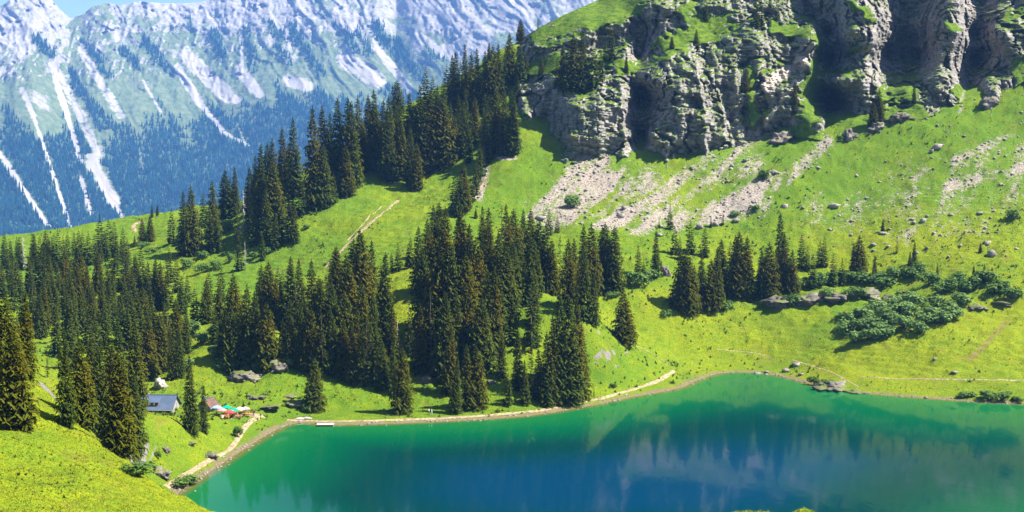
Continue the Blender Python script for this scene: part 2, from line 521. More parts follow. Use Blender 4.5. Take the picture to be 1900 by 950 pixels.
CTRL = [
 # foreground shoulder on the left
 (0, 950, 95), (200, 950, 110), (0, 800, 140), (100, 850, 138), (200, 880, 140), (-150, 800, 140), (-200, 950, 100), (-150, 690, 190),
 (20, 690, 186), (60, 692, 185), (140, 785, 170), (220, 848, 160), (300, 900, 150), (390, 952, 140), (600, 1110, 112), (1000, 1150, 92),
 # hillock at the lower edge
 (1430, 912, 70), (1340, 945, 70), (1520, 945, 70), (1200, 1015, 70), (1660, 1015, 70), (1900, 1100, 70), (800, 1120, 70), (400, 1050, 75),
 # slope with the rocks above the path
 (250, 760, 262), (330, 776, 262), (400, 836, 265), (300, 830, 248), (250, 850, 226), (340, 870, 250), (200, 760, 240),
 # hut terrace
 (300, 768, 300), (260, 766, 300), (345, 768, 300), (300, 752, 306), (400, 768, 298), (440, 768, 298), (480, 770, 297), (440, 828, 276), (300, 735, 318),
 (450, 742, 312), (470, 712, 324), (500, 690, 334), (515, 660, 343), (440, 700, 332), (420, 640, 345), (400, 690, 330), (540, 740, 314),
 (580, 756, 315), (640, 732, 322), (640, 700, 332), (700, 745, 319), (850, 742, 322), (850, 640, 345), (850, 560, 365), (850, 500, 382), (745, 512, 385),
 (750, 600, 352), (950, 560, 365), (960, 610, 353), (1000, 700, 330), (1080, 600, 350), (1090, 690, 342), (1170, 645, 366), (1170, 692, 354), (1250, 690, 368),
 (1150, 590, 400), (1210, 640, 388), (1300, 662, 390), (1400, 600, 405), (1400, 650, 394), (1300, 600, 405), (1250, 540, 420), (1400, 566, 415),
 (1300, 520, 430), (1400, 500, 440), (1300, 460, 455), (1500, 480, 447), (1580, 500, 437), (1550, 562, 411), (1650, 560, 410), (1450, 430, 465),
 (1300, 420, 470), (1100, 430, 460), (1100, 520, 420), (1160, 550, 411), (1040, 520, 405),
 # upper slopes below the cliffs
 (1000, 400, 480), (1000, 300, 520), (900, 380, 485), (930, 300, 520), (960, 230, 550), (1200, 350, 500), (1200, 312, 514), (1350, 300, 512), (1350, 380, 485),
 (1500, 380, 480), (1500, 262, 518), (1560, 255, 516), (1600, 350, 487), (1700, 222, 516), (1700, 300, 490), (1700, 400, 455), (1800, 500, 415),
 (1800, 400, 450), (1800, 200, 522), (1900, 142, 536), (1900, 300, 480), (1900, 450, 425), (1900, 550, 392), (1800, 600, 378), (1700, 640, 370), (1600, 640, 375),
 (1600, 692, 357), (1700, 702, 351), (1900, 702, 345), (1900, 640, 362), (1500, 672, 380), (2100, 450, 420), (2100, 640, 365), (2100, 120, 530), (2300, 300, 480),
 # wooded ridge on the left
 (560, 400, 500), (560, 322, 562), (480, 366, 590), (380, 388, 610), (290, 402, 630), (180, 432, 640), (60, 448, 640), (-100, 460, 640),
 (640, 280, 572), (700, 240, 582), (760, 202, 592), (830, 160, 602), (900, 112, 610), (960, 80, 610), (600, 380, 512), (700, 332, 535), (750, 372, 510), (820, 322, 540),
 (870, 332, 525), (700, 400, 486), (640, 470, 455), (560, 500, 450), (500, 510, 455), (450, 480, 480), (350, 470, 500), (250, 450, 545), (150, 480, 520), (50, 500, 500),
 (800, 250, 575), (870, 220, 580), (950, 150, 592), (50, 560, 440), (150, 560, 440), (200, 612, 400), (100, 642, 372), (250, 520, 460), (300, 600, 400), (350, 560, 430),
 (430, 550, 425), (430, 600, 385), (540, 580, 388), (560, 622, 366), (620, 560, 392), (300, 680, 345), (200, 690, 335), (350, 650, 352), (100, 705, 318), (0, 650, 352), (-150, 600, 380),
]
C3 = [P3(*q) for q in CTRL]
# shore, lake bed, ground at the viewpoint, far side of the ridge, mass behind the cliffs
C3 += [(x, y, 0.2) for x, y in LAKE] + [(0, 0, 60.2), (0, 30, 50), (-20, 30, 50), (20, 30, 50), (0, 50, 43), (25, 52, 43), (-30, 50, 43), (0, 95, 32), (40, 100, 30), (80, 110, 30), (0, 140, 12), (60, 140, 12),
       (-30, 150, 13), (120, 150, 14), (-60, 180, 14), (-75, 215, 8), (200, 250, 18), (190, 180, 16), (220, 320, 24), (-120, 0, 60), (120, 0, 55), (-130, 60, 44), (130, 60, 40), (-110, 230, 16), (-200, 200, 26), (-220, 300, 14)]
C3 += [(float(px_am(u, 300)[0]) * D, D, z) for u, D, z in
       [(-100, 720, -10), (200, 720, 0), (400, 700, 5), (560, 660, 20), (700, 680, 40), (900, 720, 70), (-100, 900, -90), (300, 900, -90), (600, 900, -80), (900, 900, -40),
        (1100, 600, 84), (1300, 600, 84), (1500, 600, 92), (1700, 600, 98), (1900, 600, 110), (1100, 720, 80), (1500, 720, 110), (1900, 720, 120), (1300, 900, 60), (1900, 900, 90), (2300, 600, 110)]]
C3 = np.array(C3)
RBF = rbf_fit(C3[:, :2], C3[:, 2], 9.0)

acols = np.concatenate([np.linspace(-0.80, -0.44, 36)[:-1], np.linspace(-0.44, 0.44, 790), np.linspace(0.44, 0.80, 36)[1:]])
drows = np.concatenate([np.geomspace(6, 60, 40)[:-1], np.linspace(60, 200, 130)[:-1], np.linspace(200, 470, 400)[:-1], np.linspace(470, 640, 150)[:-1], np.geomspace(640, 1500, 40)])
A2, D2 = np.meshgrid(acols, drows)
X2, Y2 = A2 * D2, D2
Z2 = RBF(X2, Y2)
SD2 = lake_sd(X2, Y2)
rough_w = sstep(2, 20, SD2)
Z2 = Z2 + rough_w * (fbm(X2 / 26, Y2 / 26, seed=3, octaves=3) * 1.6 + fbm(X2 / 6.5, Y2 / 6.5, seed=9, octaves=3) * 0.42)
# cattle terraces following the contours
ter = np.abs(((Z2 + 0.5 * fbm(X2 / 18, Y2 / 18, seed=5)) / 1.25) % 1.0 - 0.5) * 2
Z2 = Z2 + rough_w * (ter - 0.5) * 0.50 * sstep(-0.1, 0.35, fbm(X2 / 60, Y2 / 60, seed=21) + 0.15) * (D2 > 220)
# hummocks of herbs
Z2 = Z2 + rough_w * 0.42 * np.clip(fbm(X2 / 2.2, Y2 / 2.2, seed=31, octaves=2), -0.2, 1)
out = np.maximum(Z2, 0.25 + 0.06 * np.clip(SD2, 0, 60))
nearshore = np.where(D2 < 700, sstep(0, 13, SD2), 1.0)
Z2 = np.where(SD2 >= 0, np.where(D2 < 500, nearshore * out + (1 - nearshore) * (0.04 + 0.16 * SD2), Z2), -np.minimum(0.3 * -SD2, 7.0))
# little cliffs in the ground: rock walls under the copse and above the hut
def hit_terrain(u, v, dmin=45.0, dmax=900.0):
    a, m = (float(q) for q in px_am(u, v))
    ci = np.clip(np.searchsorted(acols, a), 1, len(acols) - 1)
    t = (a - acols[ci - 1]) / (acols[ci] - acols[ci - 1])
    prof = Z2[:, ci - 1] * (1 - t) + Z2[:, ci] * t
    diff = prof - (HC + m * drows)
    ok = np.where((diff > 0) & (drows > dmin) & (drows < dmax))[0]
    if len(ok) == 0:
        return None
    k = ok[0]
    if k == 0:
        return drows[0]
    d0, d1 = diff[k - 1], diff[k]
    s = -d0 / (d1 - d0 + 1e-9) if d0 < 0 else 1.0
    return float(drows[k - 1] + s * (drows[k] - drows[k - 1]))
def ground_z(x, y):
    x = np.atleast_1d(np.asarray(x, float))
    y = np.atleast_1d(np.asarray(y, float))
    a = x / y
    ci = np.clip(np.searchsorted(acols, a), 1, len(acols) - 1)
    ri = np.clip(np.searchsorted(drows, y), 1, len(drows) - 1)
    s = np.clip((a - acols[ci - 1]) / (acols[ci] - acols[ci - 1]), 0, 1)
    t = np.clip((y - drows[ri - 1]) / (drows[ri] - drows[ri - 1]), 0, 1)
    return (Z2[ri - 1, ci - 1] * (1 - s) + Z2[ri - 1, ci] * s) * (1 - t) + (Z2[ri, ci - 1] * (1 - s) + Z2[ri, ci] * s) * t

# masks that belong to the ground itself, laid out on the plan
U2, V2 = am_px(A2, (Z2 - HC) / D2)
def blobs(lst, U, V):
    o = np.zeros(U.shape)
    for (u0, v0, u1, v1, w, s) in lst:
        dx, dy = u1 - u0, v1 - v0
        t = np.clip(((U - u0) * dx + (V - v0) * dy) / (dx * dx + dy * dy + 1e-9), 0, 1)
        d = np.sqrt((U - u0 - t * dx) ** 2 + (V - v0 - t * dy) ** 2)
        o = np.maximum(o, s * (1 - sstep(w * 0.15, w * 1.15, d)))
    return o
SCREE = [(1000, 395, 1090, 300, 34, .75), (1090, 330, 1150, 345, 36, 1.0), (1060, 345, 1000, 375, 26, .8), (1060, 400, 1200, 400, 36, .62), (1190, 390, 1320, 290, 22, .75), (1240, 395, 1420, 240, 20, .72),
         (1260, 410, 1400, 370, 34, .85), (1330, 400, 1440, 330, 26, .7), (1470, 330, 1535, 262, 18, .9), (1440, 345, 1480, 310, 22, .7), (1400, 250, 1440, 190, 7, .9), (1440, 190, 1480, 120, 6, .8),
         (1120, 300, 1080, 320, 26, .75), (1700, 330, 1880, 250, 14, .5), (1740, 350, 1900, 310, 22, .52), (1600, 380, 1760, 345, 20, .45), (1650, 440, 1820, 420, 30, .4), (1790, 160, 1780, 210, 7, .9),
         (905, 310, 890, 370, 9, .85), (880, 365, 895, 330, 8, .7), (925, 292, 955, 292, 8, .8), (1000, 395, 980, 380, 22, .7), (1520, 400, 1900, 350, 70, .34), (1640, 330, 1900, 280, 40, .34), (985, 400, 1180, 425, 18, .6), (1010, 400, 1190, 330, 50, .62), (1190, 412, 1410, 375, 40, .62), (1290, 350, 1400, 300, 34, .52)]
SQ = (X2 * 0.80 + Y2 * 0.60)
scree = blobs(SCREE, U2, V2) * (D2 > 420) * (D2 < 640)
scree = np.clip(scree * (0.98 + 0.60 * fbm(X2 / 5 - Y2 / 9, SQ / 34, seed=63, octaves=3)) - 0.02, 0, 1)
DIRT = [(1800, 668, 1870, 595, 13, .52), (1440, 620, 1500, 610, 14, .35), (500, 500, 530, 505, 8, .45), (1210, 700, 1250, 690, 8, .3), (215, 820, 300, 880, 10, .6)]
dirt = blobs(DIRT, U2, V2) * (D2 > 200)
lush = np.clip(0.12 + 0.16 * (D2 > 210) + 0.42 * sstep(380, 520, D2) - 0.2 * sstep(1300, 1900, U2) * sstep(330, 480, V2) + 0.35 * fbm(X2 / 45, Y2 / 45, seed=77) * (D2 > 200) + 0.22 * np.clip(fbm(X2 / 9, Y2 / 9, seed=78, octaves=3), -0.3, 1) * (D2 <= 200), 0, 1)
lush = np.where((U2 > 430) & (U2 < 700) & (V2 > 690) & (D2 > 280), np.maximum(lush, 0.6), lush)
gx = np.gradient(Z2, axis=1) / np.gradient(X2, axis=1)
gy = np.gradient(Z2, axis=0) / np.gradient(Y2, axis=0)
slope = np.sqrt(gx ** 2 + gy ** 2)
rock = sstep(1.25, 2.0, slope) * (D2 > 180)
shore = (1 - sstep(0.6, 2.4, SD2 + 0.8 * fbm(X2 / 3, Y2 / 3, seed=41))) * (D2 < 480)
V = np.stack([X2, Y2, Z2], -1).reshape(-1, 3)
me = make_mesh('meadow', V, grid_faces(*A2.shape), (M['ground'],), True, dict(scree=scree, dirt=dirt, lush=lush, rock=rock, shore=shore))
tag(add('ground', me), 'steep green alpine meadow around the lake', kind='structure')

# ------------------------------------------------------------------ lake
wa = np.linspace(-0.62, 0.62, 260)
wd = np.linspace(150, 400, 180)
WA, WD = np.meshgrid(wa, wd)
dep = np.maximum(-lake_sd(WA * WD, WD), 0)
dep = np.where(dep > 8, 8 + (dep - 8) * (1 - 0.55 * sstep(25, 95, WA * WD)), dep)      # squeezed at right so the painted sky-reflection blue stays near the centre
me = make_mesh('water', np.stack([WA * WD, WD, np.zeros_like(WD)], -1).reshape(-1, 3), grid_faces(*WA.shape), (M['water'],), True, dict(depth_sky_tint=dep))
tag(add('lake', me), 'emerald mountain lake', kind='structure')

# ------------------------------------------------------------------ cliffs: a wall of buttresses and gullies
CLF = [
 (960, 230, 552), (1000, 290, 526), (1040, 300, 517), (1100, 290, 518), (1160, 285, 521), (1210, 312, 511), (1260, 300, 513), (1300, 290, 515), (1350, 265, 522), (1400, 250, 525), (1450, 235, 527), (1500, 250, 522),
 (1060, 250, 519), (1100, 205, 526), (1150, 205, 528), (1060, 195, 532), (1080, 168, 546), (1040, 155, 552), (1050, 105, 572), (1110, 150, 548), (1150, 130, 556), (1160, 100, 562), (1100, 94, 584), (1090, 50, 583), (1140, 84, 585), (1130, 42, 584),
 (1165, 85, 576), (1165, 40, 584), (1050, 32, 604), (1110, 2, 625), (1150, 12, 604), (1000, 52, 605), (960, 78, 610), (990, 82, 594), (1000, 112, 589), (980, 150, 582), (960, 180, 570), (1010, 190, 560), (1008, 235, 557), (1024, 270, 540), (1030, 200, 556), (1036, 230, 545),
 (1182, 100, 590), (1185, 180, 590), (1190, 250, 576), (1200, 300, 522), (1172, 180, 550), (1172, 250, 530), (1200, 180, 575),
 (1210, 250, 516), (1212, 150, 534), (1240, 105, 546), (1260, 200, 519), (1300, 200, 522), (1330, 225, 520), (1290, 112, 545), (1260, 72, 568), (1320, 62, 574), (1240, 40, 574), (1210, 20, 577), (1180, 50, 598), (1160, 18, 600),
 (1352, 180, 544), (1356, 225, 533), (1345, 100, 556), (1380, 180, 532), (1380, 120, 546), (1430, 150, 538), (1430, 100, 551), (1470, 120, 549), (1482, 82, 559), (1400, 62, 562), (1420, 20, 578), (1460, 40, 578), (1400, 205, 531),
 (1430, 222, 527), (1474, 165, 532), (1500, 120, 534), (1514, 80, 544), (1505, 55, 562), (1534, 60, 600), (1536, 110, 600), (1540, 190, 594), (1550, 236, 545), (1524, 222, 523), (1500, 205, 528), (1500, 20, 598),
 (1560, 245, 515), (1560, 150, 526), (1572, 60, 538), (1590, 0, 546), (1600, 150, 526), (1620, 80, 540), (1622, 200, 522), (1622, 20, 549), (1645, 100, 594), (1680, 60, 594), (1650, 0, 592), (1705, 105, 594), (1712, 0, 592), (1690, 142, 560), (1645, 156, 547), (1680, -50, 590),
 (1732, 140, 529), (1745, 100, 535), (1745, 30, 546), (1770, 80, 538), (1760, 152, 525), (1782, 60, 543), (1776, 0, 552), (1802, 60, 598), (1812, 115, 596), (1798, 152, 566), (1830, 0, 592), (1803, 0, 594),
 (1832, 150, 533), (1850, 60, 550), (1880, 100, 543), (1890, 20, 566), (1840, 172, 529), (1880, 172, 529), (1902, 130, 535), (1600, 252, 512), (1650, 192, 524), (1700, 202, 520), (1680, 162, 532), (1560, 265, 510), (1700, 235, 510), (1800, 200, 520),
 (1200, -40, 612), (1300, -10, 590), (1300, -80, 620), (1400, -80, 615), (1500, -80, 620), (1590, -100, 572), (1680, -100, 596), (1760, -100, 574), (1850, -100, 602), (1960, 0, 556), (2000, 110, 538), (2100, 0, 560), (1950, -120, 596), (2100, -120, 600), (2250, 0, 570), (2250, -150, 610),
 (1250, -130, 662), (1350, -240, 700), (1450, -250, 680), (1450, -320, 730), (1600, -250, 650), (1600, -380, 760), (1800, -250, 655), (1900, -390, 750), (2050, -250, 650), (2250, -390, 740), (2250, 130, 528), (2100, 130, 530),
]
CLF = np.array(CLF, float)
SHEET = rbf_fit(CLF[:, :2], CLF[:, 2], 4.5)
cu = np.concatenate([np.linspace(905, 1910, 620), np.linspace(1912, 2250, 60)])
vtop = np.interp(cu, [900, 930, 960, 1000, 1050, 1110, 1180, 1250, 1350, 1450, 1600, 2260], [128, 103, 77, 51, 26, 0, -50, -130, -240, -320, -385, -400])
vbase = np.interp(cu, [900, 960, 1000, 1040, 1100, 1160, 1210, 1260, 1300, 1350, 1400, 1450, 1500, 1530, 1560, 1600, 1650, 1700, 1760, 1800, 1840, 1900, 2100, 2260], [240, 236, 292, 304, 292, 288, 316, 304, 294, 270, 256, 246, 256, 262, 262, 256, 236, 226, 200, 196, 188, 150, 140, 140])
vbase = vbase + 14
NR = 330
tt = np.linspace(0, 1, NR)
CUU = np.repeat(cu[None, :], NR, 0)
lo_v = np.minimum(vbase, 10000)
# two thirds of the rows stay inside the frame
vm = np.maximum(vtop, -12.0)
k_in = 1 - 0.20 * np.clip((-12 - vtop) / 250.0, 0, 1)
CVV = np.where(tt[:, None] <= k_in[None, :], lo_v[None, :] + (vm - lo_v)[None, :] * (tt[:, None] / k_in[None, :]),
               vm[None, :] + (vtop - vm)[None, :] * ((tt[:, None] - k_in[None, :]) / np.maximum(1 - k_in[None, :], 1e-6)))
DS = SHEET(CUU, CVV)
CA, CM = px_am(CUU, CVV)
# base of the wall follows the slope it stands on
dl = []
for i, u in enumerate(cu):
    if i % 6 == 0 or i == len(cu) - 1:
        h = hit_terrain(u, float(vbase[i]), 300, 640)
        dl.append((i, (h if h else 540.0)))
dl = np.array(dl)
dterr = np.interp(np.arange(len(cu)), dl[:, 0], dl[:, 1])
delta = dterr - DS[0]
ker = np.ones(15) / 15
delta = np.convolve(np.pad(delta, 7, mode='edge'), ker, 'valid')
up_px = (vbase[None, :] - CVV)
DS = DS + delta[None, :] * (1 - sstep(10, 110, up_px))
DS = DS + np.clip(14 - up_px, 0, 14) * 0.5
wl = sstep(915, 978, CUU)
DS = DS * wl + (1 - wl) * (np.maximum(DS, 600) + 14)
# rockiness from the steepness of the bare form
def grid_normals(X, Y, Z):
    P = np.stack([X, Y, Z], -1)
    du = np.gradient(P, axis=1)
    dv = np.gradient(P, axis=0)
    n = np.cross(du, dv)
    n /= np.linalg.norm(n, axis=-1, keepdims=True) + 1e-9
    return np.where(n[..., 2:3] < 0, -n, n) if False else n
n0 = grid_normals(CA * DS, DS, HC + CM * DS)
sgn = np.sign(np.median(n0[..., 2]))
n0 = n0 * sgn
CGRASS = [(1000, 70, 1060, 38, 34, 1), (1060, 38, 1170, 10, 40, 1), (1050, 0, 1110, -40, 60, 1), (1000, 130, 1030, 110, 26, 1), (1125, 115, 1168, 128, 20, 1), (1235, 82, 1350, 45, 30, 1), (1270, 20, 1330, 70, 24, .8),
          (1392, 130, 1396, 235, 12, .9), (1405, 215, 1440, 200, 14, .8), (1440, 50, 1490, 65, 20, .8), (1521, 70, 1510, 150, 13, 1), (1510, 150, 1500, 260, 34, 1), (1450, 255, 1550, 262, 26, 1), (1575, 10, 1618, 30, 16, .7), (1590, 245, 1700, 215, 34, 1),
          (1640, 175, 1690, 175, 20, .9), (1755, 45, 1780, 50, 12, .8), (1870, 30, 1900, 20, 12, .7), (1890, 120, 1905, 160, 24, .9), (1780, 170, 1790, 200, 20, 1), (1570, 95, 1590, 90, 8, .6), (1075, 175, 1100, 165, 14, .9), (1040, 160, 1060, 165, 14, .9), (1215, 110, 1240, 105, 10, .7), (960, 215, 1000, 250, 22, .9)]
cg = blobs(CGRASS, CUU, CVV)
cg = np.where(CVV < -14, np.maximum(cg, 0.9 * sstep(30, 70, -CVV)), cg)
cg = np.clip(cg + 0.6 * fbm(CUU / 12, CVV / 8, seed=47, octaves=4) * sstep(0.0, 0.3, cg), 0, 1)
rk = 1 - sstep(0.25, 0.6, cg)
for _ in range(3):
    rk = (rk + np.roll(rk, 1, 0) + np.roll(rk, -1, 0) + np.roll(rk, 1, 1) + np.roll(rk, -1, 1)) / 5
X, Y, Z = CA * DS, DS, HC + CM * DS
zt = Z + 0.06 * X
big = ridged(X / 17, Z / 38, Y / 40, seed=5, octaves=3) - 0.5
mid = fbm(X / 5.5, zt / 4.0, Y / 9, seed=8, octaves=4)
lay = (zt + 2.2 * fbm(X / 24, Y / 24, seed=14) + 0.6 * mid) / 2.3
strata = 0.5 - (lay % 1.0)
lay0 = (zt + 5.0 * fbm(X / 30, Y / 30, seed=16) + 1.5 * mid) / 10.5
strata0 = 0.5 - (lay0 % 1.0)
lay2 = (zt + 1.0 * fbm(X / 10, Y / 10, seed=15)) / 0.85
strata2 = 0.5 - (lay2 % 1.0)
blk = np.floor(noise(X / 3.2, zt / 1.6, Y / 6, seed=19) * 4) / 4
crack = np.clip(1 - np.abs(noise(X / 7.0 + 0.4 * mid, Z / 30, Y / 20, seed=23)) * 9, 0, 1)
crack2 = np.clip(1 - np.abs(noise(X / 2.9 + 0.5 * mid, Z / 15, Y / 12, seed=25)) * 7, 0, 1)
colm = ridged(X / 8.5 + 0.12 * mid, Z / 70, Y / 30, seed=27, octaves=2) - 0.5
fine = fbm(X / 1.6, Z / 1.1, Y / 2.5, seed=29, octaves=2)
DD = -big * 5.5 - mid * 1.8 + strata0 * 3.6 + strata * 1.1 + strata2 * 0.55 + blk * 1.3 - colm * 5.0 + crack * 5.0 + crack2 * 2.0 + fine * 0.8
soft = fbm(X / 6, Y / 6, seed=33, octaves=3) * 0.9 + fbm(X / 2, Y / 2, seed=34, octaves=2) * 0.3
fade = sstep(2, 16, up_px)
DS2 = DS + rk * DD * fade + (1 - rk) * soft * 0.8 * fade
X, Y, Z = CA * DS2, DS2, HC + CM * DS2
n1 = grid_normals(X, Y, Z) * sgn
gr = 0.68 * sstep(0.52, 0.78, n1[..., 2] + 0.14 * fbm(X / 14, Z / 14, seed=51, octaves=3))
gr = np.maximum(gr, 0.85 * sstep(0.2, 0.7, cg))
cscr = blobs([(1405, 248, 1430, 215, 7, 1), (1430, 215, 1476, 150, 5, 1), (1420, 160, 1490, 110, 22, .6), (1790, 165, 1782, 190, 7, .45)], CUU, CVV)
# skirt behind the crest closes the mountain
bk = []
for j, (dd, dz) in enumerate(((6, -1.5), (30, -18), (110, -120), (300, -330))):
    bk.append(np.stack([CA[-1] * (DS2[-1] + dd), DS2[-1] + dd, Z[-1] + dz], -1))
V = np.concatenate([np.stack([X, Y, Z], -1), np.stack(bk, 0)], 0)
gr, cscr = (np.concatenate([q, np.repeat(q[-1:], len(bk), 0)], 0) for q in (gr, cscr))
me = make_mesh('cliffs', V.reshape(-1, 3), grid_faces(V.shape[0], V.shape[1])[:, ::-1].copy(), (M['cliff'],), False, dict(grass=gr, scree=cscr))
tag(add('cliff', me), 'grey layered cliffs with grassy ledges above the slope', kind='structure')
SHEET_D = DS2
def hit_cliff(u, v):
    if u < cu[0] or u > cu[-1]:
        return None
    ci = min(max(int(np.searchsorted(cu, u)), 1), len(cu) - 1)
    col = CVV[:, ci]
    if v > col[0] or v < col[-1]:
        return None
    return float(np.interp(-v, -col, SHEET_D[:, ci]))
def hit(u, v):
    t = hit_terrain(u, v)
    c = hit_cliff(u, v)
    if t is None: return c
    if c is None: return t
    return min(t, c)
def spot(u, v):
    D = hit(u, v)
    if D is None:
        return None
    return P3(u, v, D)

# ------------------------------------------------------------------ the far range
fu = np.concatenate([np.linspace(-700, -160, 40)[:-1], np.linspace(-160, 1240, 640), np.linspace(1240, 2600, 60)[1:]])
fv_top = np.interp(fu, [-700, -400, -160, -60, 10, 30, 62, 90, 112, 130, 150, 172, 200, 222, 260, 300, 345, 372, 400, 440, 500, 600, 700, 735, 770, 900, 1100, 1300, 1800, 2600],
                   [-40, 40, 20, 45, 6, -12, -26, -8, 18, 34, 28, 12, 5, 10, 2, 6, 6, 4, -4, -22, -50, -60, -40, -8, -35, -90, -120, -80, -40, 30])
NFR = 300
fs = np.linspace(0, 1, NFR)
fv = 520 + (fv_top[None, :] - 520) * fs[:, None]
FU = np.repeat(fu[None, :], NFR, 0)
FA, FM = px_am(FU, fv)
base_D = np.interp(fs, [0, 0.35, 0.7, 1.0], [4000, 4650, 5450, 5950])[:, None] + 0 * FU
base_D = base_D + 260 * np.sin(FU / 260.0) + (FU - 300) * 0.35
kq = 0.42 + 0.35 * sstep(250, 800, FU)
Q = FU - kq * (fv - 200)
QW = Q + 30 * fbm(FU / 110, fv / 90, seed=57, octaves=3)
amp = 0.35 + 0.65 * sstep(0.0, 0.5, fs)[:, None]
gul = ridged(QW / 70, fv / 300, seed=61, octaves=4)
gul2 = ridged(QW / 15, fv / 70, seed=67, octaves=3)
crag = fbm(FU / 26, fv / 22, seed=71, octaves=5)
crag2 = ridged(FU / 15 + 0.3 * fv / 15, fv / 30, seed=73, octaves=4)
high = sstep(0.52, 0.80, fs)[:, None] * (0.55 + 0.45 * (1 - sstep(520, 800, FU)))
FD = base_D - amp * (gul * 30 + gul2 * 11) - high * (crag * 16 + crag2 * 17)
band = ((fv + 0.25 * FU + 18 * crag) / 26) % 1.0
FD = FD + high * (band ** 2) * 18
FX, FY, FZ = FA * FD, FD, HC + FM * FD
fn = grid_normals(FX, FY, FZ)
fn = fn * np.sign(np.median(fn[..., 2]))
FSCREE = [(40, 165, 62, 215, 9, .8), (62, 215, 132, 425, 6, .8), (0, 285, 42, 350, 10, .8), (42, 350, 90, 420, 8, .9), (95, 120, 125, 215, 10, .9), (125, 215, 150, 300, 8, .9), (150, 90, 190, 160, 13, .8), (190, 160, 225, 215, 16, .62),
          (105, 130, 150, 215, 14, .7), (150, 215, 185, 290, 18, .6), (165, 290, 180, 300, 10, .8), (170, 300, 212, 375, 20, .8), (150, 330, 168, 395, 7, .9), (215, 375, 232, 420, 8, .7), (345, 105, 420, 175, 22, 1), (420, 175, 440, 185, 14, .8),
          (330, 125, 370, 190, 12, 1), (370, 190, 415, 245, 8, .9), (415, 245, 460, 270, 6, .7), (445, 130, 480, 175, 18, .8), (445, 40, 450, 130, 5, .9), (480, 5, 530, 60, 10, .8), (530, 60, 540, 95, 6, .8), (535, 150, 570, 160, 18, .9),
          (640, 110, 700, 150, 26, .85), (690, 60, 700, 90, 6, 1), (700, 90, 760, 165, 12, 1), (800, 0, 880, 80, 7, .8), (850, 0, 900, 60, 6, .6), (770, 60, 850, 115, 12, .7), (820, 95, 900, 90, 20, .9), (265, 150, 300, 210, 5, .7), (455, 265, 440, 230, 5, .5),
          (255, 265, 268, 330, 8, .35), (268, 330, 272, 390, 6, .3)]
fscr = blobs(FSCREE, FU, fv)
wood_line = np.interp(FU, [-700, -100, 0, 60, 130, 200, 250, 300, 340, 420, 470, 540, 600, 680, 760, 1000, 2600], [230, 260, 240, 225, 262, 275, 228, 236, 222, 190, 190, 165, 168, 180, 190, 215, 240])
wn_ = fbm(Q / 30, fv / 55, seed=81, octaves=4)
wood = sstep(-16, 34, fv - wood_line + 46 * wn_) * (1 - sstep(0.18, 0.45, fscr))
WP = [(70, 75, 90, 100, 14), (155, 85, 185, 112, 12), (130, 130, 190, 240, 9), (130, 155, 235, 262, 10), (225, 90, 262, 130, 10), (270, 80, 290, 105, 14), (350, 35, 358, 62, 7), (395, 60, 412, 100, 12), (455, 60, 468, 125, 14), (505, 45, 520, 70, 13), (515, 85, 535, 115, 10),
      (540, 50, 560, 85, 13), (560, 85, 600, 140, 10), (600, 30, 625, 50, 6), (640, 60, 660, 95, 10), (665, 60, 685, 100, 9), (700, 50, 735, 110, 14), (735, 80, 780, 150, 12), (790, 100, 825, 110, 9), (15, 210, 45, 290, 14), (185, 130, 205, 140, 8), (290, 115, 320, 135, 9), (350, 120, 360, 130, 6)]
wpatch = np.zeros(FU.shape)
for (a0, b0, a1, b1, w) in WP:
    wpatch = np.maximum(wpatch, blobs([(a0, b0, a1, b1, w, .75)], FU, fv))
wood = np.maximum(wood, np.clip(wpatch * (0.9 + 0.9 * np.clip(wn_ + 0.3, 0, 1)), 0, 1) * (1 - sstep(0.3, 0.5, fscr)))
green = np.clip(0.55 * sstep(0.30, 0.62, fn[..., 2]) + 0.30 * sstep(60, 150, fv) + 0.25 * fbm(Q / 40, fv / 60, seed=91, octaves=3) - 0.18 * (fv < 60) - 0.10 * (FU < 120) * (fv < 190), 0, 1)
V = np.stack([FX, FY, FZ], -1)
bk = np.stack([np.stack([FA[-1] * (FD[-1] + q), FD[-1] + q, FZ[-1] - q * 0.9], -1) for q in (150, 900)], 0)
V = np.concatenate([V, bk], 0)
ext = lambda q: np.concatenate([q, np.repeat(q[-1:], 2, 0)], 0)
me = make_mesh('range', V.reshape(-1, 3), grid_faces(V.shape[0], V.shape[1])[:, ::-1].copy(), (M['range'],), False, dict(grass=ext(green), scree=ext(fscr), wood=ext(np.clip(wood, 0, 1) * 0.85)))
tag(add('mountain_range', me), 'pale limestone mountain range behind the wooded ridge', kind='structure')
# valley floor between ridge and range
vx = np.linspace(-2600, 4000, 12)
vy = np.linspace(1400, 4600, 10)
VX, VY = np.meshgrid(vx, vy)
me = make_mesh('valley', np.stack([VX, VY, -420 + 0 * VX], -1).reshape(-1, 3), grid_faces(*VX.shape), (M['farwood'],))
tag(add('valley_floor', me), 'wooded valley floor far below the ridge', kind='structure')

